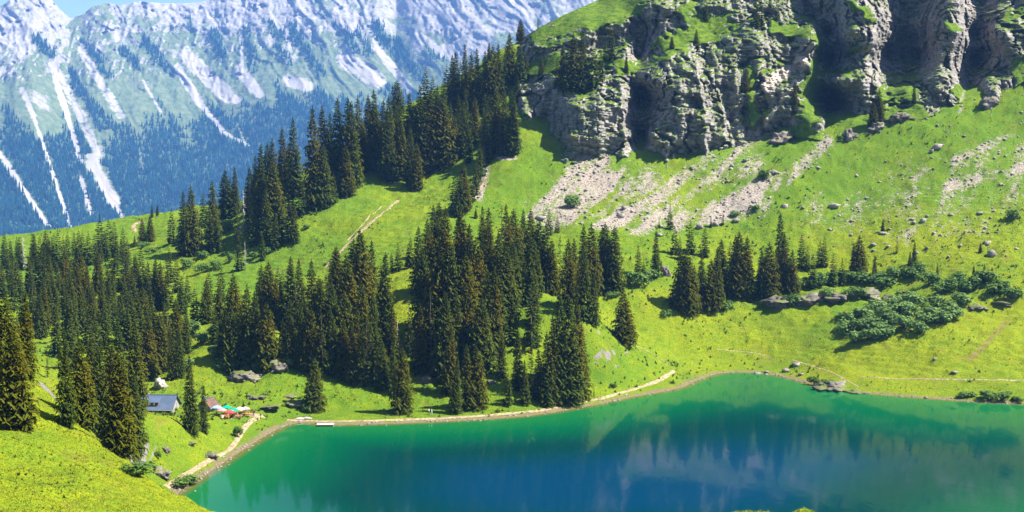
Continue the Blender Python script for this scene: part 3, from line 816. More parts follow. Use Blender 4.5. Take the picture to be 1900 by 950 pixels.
# far forest: thousands of tiny firs that read as one mass
N = 110000
tu = RNG.uniform(-150, 900, N)
ts = RNG.uniform(0.0, 0.97, N)
ci = np.clip(np.searchsorted(fu, tu), 1, len(fu) - 1)
ri = np.clip((ts * (NFR - 1)).astype(int), 0, NFR - 1)
pr = np.clip(wood[ri, ci], 0, 1) ** 1.2
vis = fv[ri, ci]
keep = (RNG.random(N) < pr * 0.45) & (vis > -20) & (vis < 470)
ri, ci = ri[keep], ci[keep]
n = len(ri)
jx, jy = RNG.normal(0, 3.5, n), RNG.normal(0, 3.5, n)
bx, by, bz = FX[ri, ci] + jx, FY[ri, ci] + jy, FZ[ri, ci] - 3
hh = RNG.uniform(18, 34, n)
rr = hh * RNG.uniform(0.13, 0.2, n)
K = 5
ang = np.arange(K) / K * 2 * np.pi
rot = RNG.uniform(0, 6.28, n)
vv = np.zeros((n, K * 2 + 2, 3))
for k in range(K):
    c, s = np.cos(ang[k] + rot), np.sin(ang[k] + rot)
    vv[:, k] = np.stack([bx + rr * c, by + rr * s, bz + 2], -1)
    vv[:, K + k] = np.stack([bx + 0.72 * rr * c, by + 0.72 * rr * s, bz + hh * 0.38], -1)
vv[:, 2 * K] = np.stack([bx, by, bz + hh * 0.62], -1)
vv[:, 2 * K + 1] = np.stack([bx, by, bz + hh], -1)
fc = []
for k in range(K):
    fc += [(k, (k + 1) % K, 2 * K), (K + k, K + (k + 1) % K, 2 * K + 1)]
fc = np.array(fc)
F = (np.arange(n)[:, None, None] * (K * 2 + 2) + fc[None]).reshape(-1, 3)
me = make_mesh('far_forest', vv.reshape(-1, 3), F, (M['farwood'],))
tag(add('distant_forest', me), 'dense blue-green fir forest on the far mountainside', 'forest', kind='stuff')

# ------------------------------------------------------------------ conifers
def spruce_mesh(seed, hw=0.14, whorls=30, per=9, gap=0.0, ragged=0.25, start=0.04, mat='spruce', pine=False, fat=1.0):
    """unit-height spruce crown and trunk; hw = half width over height"""
    r = random.Random(seed)
    vs, fs, tip, cone = [], [], [], []
    def quad(p, q, w0, w1, n, t0, t1, cz):
        """tapered blade from p to q"""
        b = len(vs)
        d = (q - p)
        s = d.cross(n)
        if s.length < 1e-6:
            s = Vector((1, 0, 0))
        s.normalize()
        vs.extend([tuple(p - s * w0), tuple(p + s * w0), tuple(q + s * w1), tuple(q - s * w1)])
        fs.append((b, b + 1, b + 2, b + 3))
        tip.extend([t0, t0, t1, t1])
        cone.extend([cz] * 4)
    for w in range(whorls):
        f = w / (whorls - 1)
        z = start + (1 - start) * f ** 0.95
        if pine:
            prof = math.sin(min(1, (1 - f) * 1.25 + 0.12) * 1.45) ** 0.8
        else:
            prof = (1 - f) ** 0.70 * (0.78 + 0.22 * min(1, f * 6))
        L0 = hw * prof + 0.010
        nb = max(4, int(per * (0.55 + 0.45 * (1 - f))))
        ph = r.random() * 6.28
        for k in range(nb):
            if r.random() < gap:
                continue
            a = ph + 6.283 * k / nb + r.uniform(-0.25, 0.25)
            L = L0 * r.uniform(1 - ragged, 1 + ragged * 0.6)
            zz = z + r.uniform(-0.014, 0.014)
            droop = (0.55 - 0.85 * f) + r.uniform(-0.15, 0.15)
            rad = Vector((math.cos(a), math.sin(a), 0))
            P = [Vector((0, 0, zz)), Vector((0, 0, zz)) + rad * L * 0.55 + Vector((0, 0, -L * droop * 0.45)),
                 Vector((0, 0, zz)) + rad * L + Vector((0, 0, -L * droop * 0.75 + L * 0.08))]
            side = Vector((-math.sin(a), math.cos(a), 0))
            cz = max(0.0, min(1.0, (f - 0.15) / 0.6))
            up = Vector((0, 0, 1))
            ww = (0.007 + 0.115 * L) * fat
            # hanging sprays along the limb
            for j, (t0, t1) in enumerate(((0.22, 0.5), (0.5, 0.78), (0.75, 1.02))):
                p = P[0].lerp(P[1], t0 / 0.55) if t0 < 0.55 else P[1].lerp(P[2], (t0 - 0.55) / 0.45)
                q = P[0].lerp(P[1], t1 / 0.55) if t1 < 0.55 else P[1].lerp(P[2], (t1 - 0.55) / 0.45)
                nn = (up + side * r.uniform(-0.5, 0.5) + rad * r.uniform(0.0, 0.5)).normalized()
                quad(p, q, ww * (1.1 - 0.25 * j), ww * (0.85 - 0.3 * j), nn, t0 * 0.8, t1, cz)
                for sgn in (-1, 1):
                    tw = side * sgn * r.uniform(0.16, 0.34) * L + rad * r.uniform(0.05, 0.22) * L + Vector((0, 0, -r.uniform(0.10, 0.32) * L - 0.004))
                    m0 = p.lerp(q, r.uniform(0.2, 0.8))
                    quad(m0, m0 + tw, ww * 0.5, ww * 0.12, (up + rad * r.uniform(-0.4, 0.6)).normalized(), t0 * 0.7, min(1, t1 + 0.1), cz)
    # leader
    quad(Vector((0, 0, 0.93)), Vector((0, 0, 1.02)), 0.006, 0.0015, Vector((0, 1, 0)), 0.6, 1, 1)
    quad(Vector((0, 0, 0.93)), Vector((0, 0, 1.02)), 0.006, 0.0015, Vector((1, 0, 0)), 0.6, 1, 1)
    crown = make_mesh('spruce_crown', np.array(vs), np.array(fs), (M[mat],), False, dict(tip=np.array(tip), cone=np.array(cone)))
    tb = MB().tube([(0, 0, -0.06), (0, 0, 0.02), (0, 0, 0.4), (0, 0, 0.97)], [0.017, 0.014, 0.009, 0.002], 6)
    return crown, tb.mesh('spruce_trunk', M['bark'], True)
def dead_mesh(seed):
    r = random.Random(seed)
    tb = MB().tube([(0, 0, -0.05), (0.004, 0, 0.5), (0, 0.004, 1.0)], [0.016, 0.011, 0.002], 6)
    br = MB()
    for i in range(34):
        z = r.uniform(0.15, 0.95)
        a = r.random() * 6.28
        L = 0.13 * (1.1 - z) * r.uniform(0.6, 1.3) + 0.02
        d = Vector((math.cos(a), math.sin(a), 0))
        p = Vector((0, 0, z))
        br.tube([p, p + d * L * 0.6 + Vector((0, 0, -0.25 * L)), p + d * L + Vector((0, 0, -0.3 * L))], [0.010, 0.006, 0.002], 3)
    return br.mesh('dead_branches', M['deadwood']), tb.mesh('dead_trunk', M['deadwood'], True)

KINDS = {
 'n': [spruce_mesh(s, 0.140 + 0.012 * (s % 3) - 0.012, 40, 11, 0.05, 0.34, 0.03, 'spruce' if s % 2 else 'spruce2') for s in (1, 2, 3, 4, 5, 6)],     # narrow
 'm': [spruce_mesh(10 + s, 0.185 + 0.014 * (s % 4) - 0.022, 38, 12, 0.04, 0.34, 0.04, 'spruce' if s % 3 else 'spruce2') for s in (1, 2, 3, 4, 5, 6, 7)], # usual
 'b': [spruce_mesh(20 + s, 0.235 + 0.015 * (s % 2), 33, 13, 0.03, 0.30, 0.05, 'spruce') for s in (1, 2, 3)],                               # broad
 's': [spruce_mesh(30 + s, 0.10, 24, 7, 0.30, 0.45, 0.10, 'spruce2') for s in (1, 2)],                                                      # sparse
 'p': [spruce_mesh(40 + s, 0.25, 22, 11, 0.05, 0.3, 0.08, 'spruce2', True) for s in (1, 2)],                                                # round-topped
 'd': [dead_mesh(51), dead_mesh(52)],
}
T = []
def trees(label, group, *rows):
    for r in rows:
        T.append((label, group) + tuple(r))
# u, v of the tip, v of the foot, kind
trees('dark spruce in the band of trees along the low ridge crest at left', 'spruces along the left ridge crest',
 (8, 443, 492, 'm'), (32, 438, 478, 'n'), (64, 434, 492, 'm'), (75, 437, 497, 'm'), (85, 430, 497, 'n'), (101, 434, 502, 'm'), (109, 428, 502, 'n'), (126, 428, 477, 'm'),
 (138, 430, 472, 'n'), (154, 430, 492, 'm'), (165, 428, 492, 'm'), (176, 432, 490, 'm'), (186, 398, 472, 'm'), (203, 405, 477, 'n'), (213, 410, 474, 'm'), (229, 420, 474, 'b'), (20, 447, 500, 'm'), (145, 440, 490, 'm'), (92, 440, 500, 'm'), (118, 436, 495, 'm'), (196, 425, 485, 'm'))
trees('spruce in the wood on the left slope below the ridge crest', 'spruces in the left slope wood',
 (216, 466, 542, 'n'), (235, 480, 562, 'n'), (200, 490, 562, 'm'), (182, 463, 546, 'm'), (151, 463, 560, 'm'),
 (172, 530, 610, 'm'), (189, 512, 602, 'n'), (145, 491, 577, 'm'), (131, 500, 592, 'n'), (119, 510, 587, 'm'), (106, 485, 572, 'm'), (100, 510, 592, 'm'), (83, 515, 612, 'm'), (61, 515, 602, 'm'),
 (151, 546, 620, 's'), (174, 552, 609, 'm'), (105, 557, 622, 'm'), (225, 542, 606, 'm'), (242, 530, 602, 'm'), (15, 475, 524, 'm'), (5, 490, 538, 'm'), (265, 530, 612, 'm'), (280, 530, 602, 'm'),
 (256, 473, 557, 'm'), (288, 478, 572, 'm'), (300, 485, 572, 'm'), (70, 470, 545, 'm'), (40, 500, 560, 'm'), (25, 505, 575, 'm'), (55, 480, 540, 'n'), (90, 470, 550, 'm'), (120, 465, 545, 'm'), (163, 490, 570, 'm'), (210, 520, 590, 'm'), (246, 500, 575, 'm'), (272, 495, 570, 'm'),
 (315, 460, 524, 'm'), (328, 477, 542, 'm'), (348, 507, 562, 'm'), (312, 500, 575, 'm'), (335, 520, 585, 'm'), (362, 532, 602, 'm'), (75, 545, 625, 'm'), (45, 545, 620, 'm'), (130, 545, 615, 'm'), (200, 548, 612, 'n'))
trees('tall spruce on the open ridge shoulder left of the pale path', 'spruces on the ridge shoulder',
 (319, 386, 452, 'n'), (342, 355, 472, 'n'), (358, 345, 472, 'm'), (378, 355, 424, 'n'), (396, 335, 457, 'm'), (391, 395, 467, 'm'), (402, 405, 470, 'm'), (419, 315, 402, 'm'), (437, 310, 400, 'm'), (442, 370, 462, 'm'),
 (469, 383, 457, 'm'), (482, 290, 432, 'n'), (492, 350, 447, 'n'), (507, 300, 432, 'm'), (512, 396, 462, 'm'), (547, 370, 452, 'm'), (538, 372, 447, 'n'), (487, 434, 482, 'm'), (444, 440, 502, 's'), (500, 380, 455, 'm'), (428, 330, 405, 'm'), (462, 340, 440, 'm'))
trees('spruce in the tight clump on the ridge skyline left of the grassy gap', 'spruces in the left skyline clump',
 (485, 268, 402, 'n'), (474, 290, 412, 'n'), (456, 297, 352, 'm'), (448, 300, 372, 'm'), (497, 266, 402, 'n'), (508, 258, 402, 'n'), (506, 297, 422, 'm'), (480, 320, 422, 'm'), (527, 237, 357, 'n'), (547, 221, 364, 'n'), (519, 290, 400, 'm'), (536, 270, 362, 'm'), (465, 310, 400, 'm'))
trees('slender spruce in the stand above the grassy gap on the ridge', 'spruces above the grassy gap',
 (570, 235, 304, 'b'), (582, 200, 387, 'n'), (592, 205, 302, 'm'), (598, 270, 387, 'm'), (603, 198, 332, 'n'), (614, 210, 332, 'n'), (619, 320, 377, 's'), (628, 184, 342, 'n'), (641, 184, 342, 'n'), (650, 190, 352, 'n'),
 (645, 270, 365, 'm'), (635, 280, 364, 'm'), (664, 184, 320, 'n'), (674, 222, 320, 'm'), (610, 260, 345, 'm'), (586, 290, 385, 'm'), (657, 240, 345, 'm'))
trees('dark spruce in the dense wood climbing the ridge to the cliffs', 'spruces climbing the ridge',
 (683, 176, 282, 'm'), (697, 168, 312, 'n'), (677, 192, 242, 'n'), (712, 187, 322, 'n'), (723, 179, 332, 'n'), (700, 218, 317, 'm'), (721, 226, 334, 'm'), (743, 203, 327, 'n'), (745, 229, 332, 'm'),
 (758, 172, 302, 'n'), (776, 161, 302, 'n'), (798, 169, 312, 'n'), (811, 161, 302, 'n'), (821, 179, 307, 'm'), (768, 194, 302, 'm'), (851, 161, 207, 'm'), (862, 170, 207, 'm'), (874, 156, 207, 'm'), (844, 214, 292, 'm'),
 (857, 220, 292, 'm'), (898, 218, 302, 'm'), (920, 189, 282, 'm'), (935, 166, 287, 'n'), (955, 174, 287, 'n'), (907, 126, 172, 'm'), (892, 128, 182, 'm'), (773, 266, 352, 'm'), (794, 230, 320, 'm'), (763, 235, 347, 'n'),
 (826, 246, 307, 'm'), (816, 218, 312, 'm'), (925, 190, 282, 'm'), (948, 195, 287, 'm'), (786, 190, 310, 'm'), (735, 240, 325, 'm'), (808, 240, 312, 'm'), (835, 190, 280, 'm'), (880, 180, 260, 'm'), (905, 230, 300, 'm'), (870, 230, 300, 'm'), (755, 250, 330, 'm'))
trees('dark spruce on the skyline of the steep ridge left of the cliffs', 'spruces on the steep skyline',
 (790, 125, 197, 'm'), (811, 113, 157, 'b'), (839, 103, 192, 'm'), (846, 98, 192, 'n'), (863, 83, 172, 'm'), (874, 98, 202, 'n'), (886, 91, 192, 'm'), (899, 96, 192, 'm'), (915, 86, 192, 'm'), (927, 83, 182, 'm'),
 (945, 63, 152, 'm'), (966, 81, 152, 'm'), (975, 96, 152, 'm'), (955, 90, 155, 'm'), (829, 120, 190, 'm'), (855, 115, 190, 'm'), (935, 100, 170, 'm'), (803, 140, 200, 'm'))
trees('spruce in the wedge-shaped clump beside the rocky gully on the grass slope', 'spruces beside the rocky gully',
 (859, 304, 392, 'm'), (854, 321, 397, 'm'), (882, 304, 362, 'm'), (897, 270, 312, 'm'), (842, 330, 397, 'm'), (867, 330, 387, 'm'), (890, 265, 330, 'm'), (875, 320, 375, 'm'), (848, 345, 400, 'b'), (885, 290, 345, 'm'))
trees('tall spruce in the big central wood above the lake', 'spruces in the central wood',
 (804, 380, 470, 'm'), (816, 375, 480, 'm'), (854, 387, 522, 'm'), (895, 382, 502, 'm'), (907, 385, 512, 'n'), (931, 383, 502, 'm'), (941, 378, 502, 'n'), (953, 388, 502, 'm'), (969, 388, 492, 'm'), (984, 388, 502, 'm'),
 (1001, 410, 532, 'm'), (1011, 416, 542, 'm'), (1024, 443, 547, 'm'), (1039, 438, 542, 'm'), (1054, 441, 572, 'm'), (1064, 441, 562, 'm'), (777, 420, 545, 'm'), (795, 405, 542, 'm'), (825, 385, 560, 'm'), (858, 390, 552, 'm'), (873, 415, 560, 'm'),
 (936, 453, 592, 'm'), (918, 496, 662, 'n'), (905, 500, 662, 'm'), (971, 474, 552, 'm'), (953, 448, 562, 'm'), (800, 536, 692, 'm'), (825, 541, 702, 'm'), (812, 470, 640, 'm'), (838, 450, 650, 'm'), (865, 470, 640, 'm'), (885, 440, 600, 'm'), (845, 540, 690, 'n'), (870, 540, 680, 'm'),
 (890, 550, 690, 'm'), (788, 460, 620, 'm'), (780, 560, 690, 'm'), (910, 420, 560, 'm'), (988, 440, 545, 'm'), (925, 430, 570, 'm'))
trees('spruce in the dark stand at the right end of the central wood', 'spruces at the right end of the central wood',
 (1085, 456, 592, 'n'), (1082, 416, 542, 'm'), (1095, 413, 542, 'm'), (1124, 413, 532, 'm'), (1115, 421, 532, 'm'), (1138, 418, 542, 'm'), (1102, 506, 602, 'n'), (1072, 480, 585, 'm'), (1130, 440, 540, 'm'))
trees('spruce with brown cones among the trees between hut and central wood', 'spruces between hut and central wood',
 (383, 517, 602, 'm'), (407, 530, 612, 'm'), (434, 507, 625, 'b'), (457, 525, 678, 'm'), (427, 568, 682, 'm'), (439, 580, 690, 'm'), (474, 541, 686, 'm'), (497, 560, 682, 'm'), (410, 590, 676, 'm'), (486, 490, 602, 'm'), (498, 484, 604, 'b'), (345, 568, 655, 'm'), (312, 560, 682, 'm'), (327, 553, 655, 'm'),
 (289, 570, 692, 'm'), (300, 577, 692, 'm'), (512, 515, 602, 'm'), (538, 474, 612, 'n'), (559, 479, 615, 'n'), (579, 481, 622, 'n'), (593, 512, 640, 'm'), (562, 540, 655, 'm'), (540, 555, 660, 'm'), (522, 520, 610, 'm'), (600, 521, 662, 'm'), (618, 521, 662, 'm'), (621, 458, 562, 'm'), (628, 457, 575, 'm'),
 (658, 443, 602, 'm'), (689, 445, 575, 'm'), (648, 470, 642, 'm'), (714, 468, 640, 'n'), (661, 577, 694, 'm'), (681, 585, 717, 'm'), (623, 600, 684, 'm'), (709, 623, 717, 'm'), (640, 540, 680, 'm'), (670, 520, 660, 'm'), (695, 540, 690, 'm'), (577, 570, 690, 'm'), (560, 560, 684, 'm'), (600, 575, 700, 'm'), (617, 570, 695, 'm'), (640, 590, 705, 'm'), (655, 600, 710, 'm'), (672, 606, 714, 'm'), (690, 600, 716, 'm'), (540, 580, 678, 'm'), (525, 590, 665, 'm'), (702, 640, 722, 'm'), (728, 640, 730, 'n'), (335, 600, 700, 'm'), (320, 610, 704, 'm'), (478, 590, 668, 'm'), (495, 580, 660, 'm'), (605, 590, 690, 'm'), (550, 510, 640, 'm'), (725, 560, 680, 'n'))
trees('spruce standing in front of the central wood close to the shore path', 'spruces close to the shore path',
 (845, 658, 767, 'n'), (868, 636, 760, 'm'), (885, 640, 757, 'm'), (873, 690, 757, 'm'), (931, 616, 702, 'n'), (961, 608, 722, 'n'), (943, 690, 752, 'n'), (984, 633, 742, 's'), (1001, 646, 742, 'n'), (974, 666, 750, 'm'), (759, 551, 662, 's'), (835, 600, 730, 'm'))
trees('tall dark spruce in the tight row at the water edge of the spur', 'spruces at the water edge of the spur',
 (1037, 537, 746, 'n'), (1052, 547, 746, 'n'), (1065, 557, 742, 'n'), (1026, 583, 748, 'n'), (1078, 598, 736, 'n'), (1046, 605, 748, 'n'), (1016, 615, 750, 'n'))
trees('small dark spruce on the bench between scree and copse', 'small spruces below the scree',
 (1243, 380, 424, 'm'), (1223, 405, 424, 'm'), (1184, 456, 512, 'm'), (1217, 428, 510, 'n'), (1194, 481, 512, 'm'), (1252, 418, 472, 'm'), (1261, 438, 482, 'm'), (1319, 400, 422, 'm'), (1341, 395, 417, 'm'), (1019, 388, 437, 'n'), (1034, 398, 432, 'n'), (727, 466, 502, 'm'), (739, 450, 502, 'm'), (762, 438, 497, 'm'), (757, 452, 497, 'm'))
trees('dark spruce in the copse on the rocky knoll right of centre', 'spruces in the copse on the rocky knoll',
 (1281, 408, 470, 'b'), (1308, 418, 475, 'b'), (1276, 463, 577, 'm'), (1266, 468, 572, 'm'), (1302, 466, 572, 'm'), (1288, 490, 580, 'm'), (1337, 443, 542, 'm'), (1330, 460, 572, 'n'), (1355, 446, 512, 'm'), (1372, 428, 547, 'm'), (1365, 436, 550, 'm'), (1384, 436, 552, 'm'),
 (1393, 481, 555, 'm'), (1427, 448, 552, 'm'), (1447, 395, 525, 'n'), (1453, 436, 545, 'm'), (1420, 473, 557, 'm'), (1459, 438, 505, 'm'), (1487, 433, 497, 'm'), (1498, 456, 503, 'm'), (1521, 443, 495, 'm'), (1529, 438, 495, 'n'), (1318, 480, 575, 'm'), (1440, 470, 545, 'm'), (1470, 462, 545, 'm'), (1508, 470, 535, 'm'), (1545, 470, 532, 'm'), (1562, 478, 530, 'm'), (1410, 460, 550, 'm'))
trees('dark spruce on the rock ledge of the left cliff', 'spruces on the left cliff ledge',
 (1043, 81, 167, 'm'), (1065, 64, 167, 'm'), (1081, 61, 167, 'm'), (1102, 88, 162, 'm'), (1134, 47, 112, 'm'), (1123, 74, 112, 'm'), (1034, 108, 162, 'm'), (1078, 101, 172, 'm'), (1055, 95, 170, 'm'), (1092, 100, 165, 'm'), (1115, 95, 150, 'm'))
trees('small spruce on a cliff ledge at the upper edge of the picture', 'spruces on the upper cliff ledges',
 (1410, -12, 50, 'm'), (1402, 0, 52, 'm'), (1442, -5, 37, 'm'), (1309, -5, 37, 'm'), (1429, -14, 14, 'n'))
ONE = [
 (45, 437, 502, 'd', 'grey half-dead spruce among the trees on the left ridge crest'),
 (250, 436, 458, 'm', 'very small spruce left of the pair by the ridge track'),
 (264, 404, 452, 'm', 'left spruce of the pair beside the curved track on the ridge'),
 (279, 398, 449, 'm', 'right spruce of the pair beside the curved track on the ridge'),
 (282, 378, 404, 'm', 'left of two small spruces on the bare grassy ridge line'),
 (292, 378, 400, 'n', 'right of two small spruces on the bare grassy ridge line'),
 (452, 352, 440, 'd', 'bleached dead spruce with bare branches on the ridge shoulder'),
 (455, 446, 502, 'd', 'thin grey dead trunk below the ridge shoulder'),
 (737, 152, 207, 'p', 'round-topped pine rising alone on the wooded ridge skyline'),
 (933, 49, 78, 'p', 'small round pine on the skyline left of the grassy summit'),
 (966, 36, 74, 'b', 'broad little spruce on the skyline where the cliffs begin'),
 (907, 78, 112, 'm', 'small spruce on the skyline left of the round pine'),
 (990, 26, 54, 'm', 'left of two small spruces on the skyline grass'),
 (998, 28, 54, 'm', 'right of two small spruces on the skyline grass'),
 (1008, 15, 36, 'b', 'tiny round spruce highest on the skyline grass'),
 (1005, 108, 147, 'm', 'small spruce alone on the green ledge left of the cliff wood'),
 (1162, 104, 134, 'm', 'small spruce alone on the ledge beside the dark gully'),
 (1216, 118, 157, 's', 'thin little tree on the lit cliff right of the gully'),
 (1292, 54, 94, 'm', 'small spruce at the foot of the green bowl in the cliffs'),
 (1247, 67, 90, 'b', 'tiny tree on the green bowl in the cliffs'),
 (1385, 128, 202, 'n', 'dark spruce in the grassy chimney of the cliff'),
 (1376, 160, 212, 'n', 'lower dark spruce in the grassy chimney of the cliff'),
 (1474, 152, 207, 'n', 'slim spruce on the dark outcrop right of the light stony runnel'),
 (1696, 151, 192, 'n', 'slim spruce on top of the outcrop below the dark cave wall'),
 (1632, 165, 224, 'm', 'dark spruce at the foot of the tall cliff pillar'),
 (1620, 190, 235, 'b', 'dark bushy spruce lowest at the foot of the cliff pillar'),
 (674, 425, 602, 'b', 'broad tall spruce in front of the pale path on the slope'),
 (583, 661, 760, 'b', 'broad single spruce with brown cones above the jetty'),
 (747, 641, 765, 'b', 'broad spruce standing forward on the shore meadow with a dark shadow'),
 (737, 590, 650, 'd', 'grey dead spruce leaning over the bare rocks in the wood'),
 (986, 527, 655, 's', 'ragged thin spruce with gaps in front of the bright spur'),
 (1158, 537, 637, 'b', 'single spruce standing alone on the bright spur above the lake'),
 (1102, 714, 737, 's', 'very small sapling beside the shore path'),
 (883, 385, 405, 'm', 'tiny spruce on the grass above the central wood'),
 (1594, 436, 514, 'b', 'broad spruce at the right end of the rocky knoll'),
 (1584, 450, 508, 'm', 'smaller spruce leaning on the broad one on the knoll'),
 (1623, 473, 518, 'n', 'thin young spruce right of the rocky knoll'),
 (1638, 405, 431, 'm', 'tiny spruce growing behind a boulder on the right meadow'),
 (1664, 438, 470, 's', 'thin sapling on the right meadow with a dark shadow'),
 (1696, 446, 492, 'm', 'leaning spruce on the right meadow above the bushes'),
 (1688, 466, 494, 'm', 'low dark spruce under the leaning one on the right meadow'),
 (1826, 489, 524, 'n', 'right of the little spruces among the bushes at right'),
 (1807, 491, 514, 'm', 'middle of the little spruces among the bushes at right'),
 (1739, 487, 520, 'n', 'left of the little spruces among the bushes at right'),
 (1819, 449, 468, 'm', 'tiny spruce between two boulders on the right meadow'),
 (26, 606, 792, 'b', 'big broad spruce at the left edge on the near hill'),
 (9, 545, 712, 'b', 'tall spruce behind the big one at the left edge'),
 (48, 540, 700, 'm', 'tall spruce standing right behind the big one at the left edge'),
 (88, 650, 700, 's', 'small pale spruce in the gap between the two near groups'),
 (124, 604, 790, 'm', 'leftmost and tallest spruce of the row on the near hill'),
 (150, 624, 786, 'm', 'second spruce from the left in the row on the near hill'),
 (174, 624, 795, 'm', 'third spruce from the left in the row on the near hill'),
 (186, 640, 806, 'm', 'spruce in the middle of the row on the near hill'),
 (206, 636, 826, 'm', 'spruce with brown top right of the middle in the near row'),
 (221, 648, 846, 'm', 'lowest and most forward spruce of the near row'),
 (206, 600, 770, 'm', 'spruce rising behind the middle of the near row'),
 (222, 598, 760, 'm', 'spruce behind the brown-topped ones of the near row'),
 (250, 592, 772, 'm', 'tall spruce at the right end of the near row beside the hut'),
 (250, 690, 842, 'm', 'dark low spruce at the right foot of the near row'),
 (274, 583, 705, 'm', 'spruce left behind the grey roof of the hut'),
 (295, 588, 694, 'm', 'spruce right behind the grey roof of the hut'),
 (354, 656, 804, 'm', 'tall spruce in front of the hut hiding its right end'),
 (378, 712, 802, 'n', 'slim lower spruce right of the one in front of the hut'),
]
GN = {}
def plant(u, vt, vb, kind, label, group, name='spruce_tree', cat='spruce'):
    p = spot(u, vb)
    if p is None:
        print('NO HIT', u, vb)
        return None
    dist = p[1]
    h = (vb - vt) * dist / FPX
    rr_ = random.Random(int(u * 1000 + vt))
    if h < 1.0:
        print('tiny', u, vb, h)
    if kind == 'm':
        q = rr_.random()
        kind = 's' if q < 0.07 else 'b' if q < 0.13 else 'n' if q < 0.42 else 'm'
    cm, tm = rr_.choice(KINDS[kind])
    wx = rr_.uniform(0.80, 1.14)
    root = add(name, None, None, (p[0], p[1], p[2] - 0.15), rr_.uniform(0, 6.28))
    root.rotation_euler = (rr_.gauss(0, 0.014), rr_.gauss(0, 0.014), rr_.uniform(0, 6.28))
    if kind == 'd':
        nm = 'branches'
    else:
        nm = 'crown'
    for q, mm in (('trunk', tm), (nm, cm)):
        c = add(q, mm, root)
        c.scale = (h * wx, h * wx, h)
    tag(root, label, cat, group)
    return root
# the largest 300 stand singly, the small remainder is one mass
N_SINGLE = 300 - len(ONE)
order = sorted(range(len(T)), key=lambda i: -(T[i][4] - T[i][3]))
single = set(order[:N_SINGLE])
PLACE = {'spruces along the left ridge crest': ('dark', 'the left ridge crest trees'),
         'spruces in the left slope wood': ('slim', 'the wood on the left slope'),
         'spruces on the ridge shoulder': ('tall', 'the open ridge shoulder trees'),
         'spruces in the left skyline clump': ('narrow', 'the clump left of the grassy gap'),
         'spruces above the grassy gap': ('slender', 'the stand above the grassy gap'),
         'spruces climbing the ridge': ('dark', 'the wood climbing to the cliffs'),
         'spruces on the steep skyline': ('dark', 'the steep skyline wood'),
         'spruces beside the rocky gully': ('dark', 'the clump beside the scree'),
         'spruces in the central wood': ('tall', 'the central wood'),
         'spruces at the right end of the central wood': ('dark', "the central wood's right end"),
         'spruces between hut and central wood': ('brownish', 'the wood right of the hut'),
         'spruces close to the shore path': ('slim', 'the trees along the shore path'),
         'spruces at the water edge of the spur': ('tall dark', 'the row at the water edge'),
         'small spruces below the scree': ('small', 'the trees below the scree'),
         'spruces in the copse on the rocky knoll': ('dark', 'the copse on the rocky knoll'),
         'spruces on the left cliff ledge': ('dark', 'the trees on the left cliff ledge'),
         'spruces on the upper cliff ledges': ('small', 'the trees on the top cliff ledges')}
ORD = ['leftmost', 'second from left', 'third from left', 'fourth from left', 'fifth from left', 'sixth from left', 'seventh from left', 'eighth from left', 'ninth from left', 'tenth from left', 'eleventh from left', 'rightmost']
ROWS = ['front', 'second', 'third', 'fourth', 'fifth', 'sixth']
LABEL = {}
for g, (adj, place) in PLACE.items():
    ids = sorted((i for i in single if T[i][1] == g), key=lambda i: -T[i][4])
    nrow = max(1, math.ceil(len(ids) / 10))
    per = math.ceil(len(ids) / nrow) if ids else 1
    for k in range(nrow):
        row = sorted(ids[k * per:(k + 1) * per], key=lambda i: T[i][2])
        for j, i in enumerate(row):
            o_ = 'rightmost' if j == len(row) - 1 and j > 0 else ORD[j]
            LABEL[i] = f'{adj} spruce, {o_} in the {ROWS[k]} row of {place}' if nrow > 1 else f'{adj} spruce, {o_} of {place}'
            if len(LABEL[i].split()) > 16: LABEL[i] = LABEL[i].replace(' in the ', ', ').replace(' from left', '').replace(' of the ', ', the ')
LOW = [spruce_mesh(60 + s, 0.17, 19, 7, 0.03, 0.25, 0.04, 'spruce2', False, 2.0)[0] for s in (1, 2, 3)]
LV, LF, LT, LC = [], [], [], []
off = 0
rf = random.Random(99)
def fill(poly_u, v0, v1, n, h0, h1):
    for _ in range(n):
        u = rf.uniform(*poly_u)
        vb = rf.uniform(v0, v1)
        T.append(('', '', u, vb - rf.uniform(h0, h1), vb, 'm'))
NT0 = len(T)
fill((0, 240), 478, 505, 22, 40, 60)
fill((0, 310), 520, 622, 60, 55, 78)
fill((95, 330), 632, 690, 26, 75, 100)
fill((480, 560), 380, 455, 10, 60, 85)
fill((690, 820), 270, 320, 26, 70, 95)
fill((820, 960), 180, 285, 26, 50, 75)
fill((600, 735), 560, 700, 18, 70, 100)
fill((780, 1000), 500, 640, 26, 80, 110)
fill((330, 600), 560, 650, 14, 60, 85)
for i, (lab, grp, u, vt, vb, k) in enumerate(T):
    if i in single:
        plant(u, vt, vb, k, LABEL[i], grp)
        continue
    p = spot(u, vb)
    if p is None:
        continue
    h = (vb - vt) * p[1] / FPX
    m = LOW[i % 3]
    co = np.zeros(len(m.vertices) * 3)
    m.vertices.foreach_get('co', co)
    co = co.reshape(-1, 3)
    c, s_ = math.cos(i * 2.4), math.sin(i * 2.4)
    LV.append(np.stack([(co[:, 0] * c - co[:, 1] * s_) * h + p[0], (co[:, 0] * s_ + co[:, 1] * c) * h + p[1], co[:, 2] * h + p[2] - 0.2], -1))
    f = np.zeros(len(m.loops), np.int32)
    m.loops.foreach_get('vertex_index', f)
    LF.append(f.reshape(-1, 4) + off)
    off += len(co)
    for nm, L in (('tip', LT), ('cone', LC)):
        a = np.zeros(len(co))
        m.attributes[nm].data.foreach_get('value', a)
        L.append(a)
del T[NT0:]
me = make_mesh('small_spruces', np.concatenate(LV), np.concatenate(LF), (M['spruce2'],), False, dict(tip=np.concatenate(LT), cone=np.concatenate(LC)))
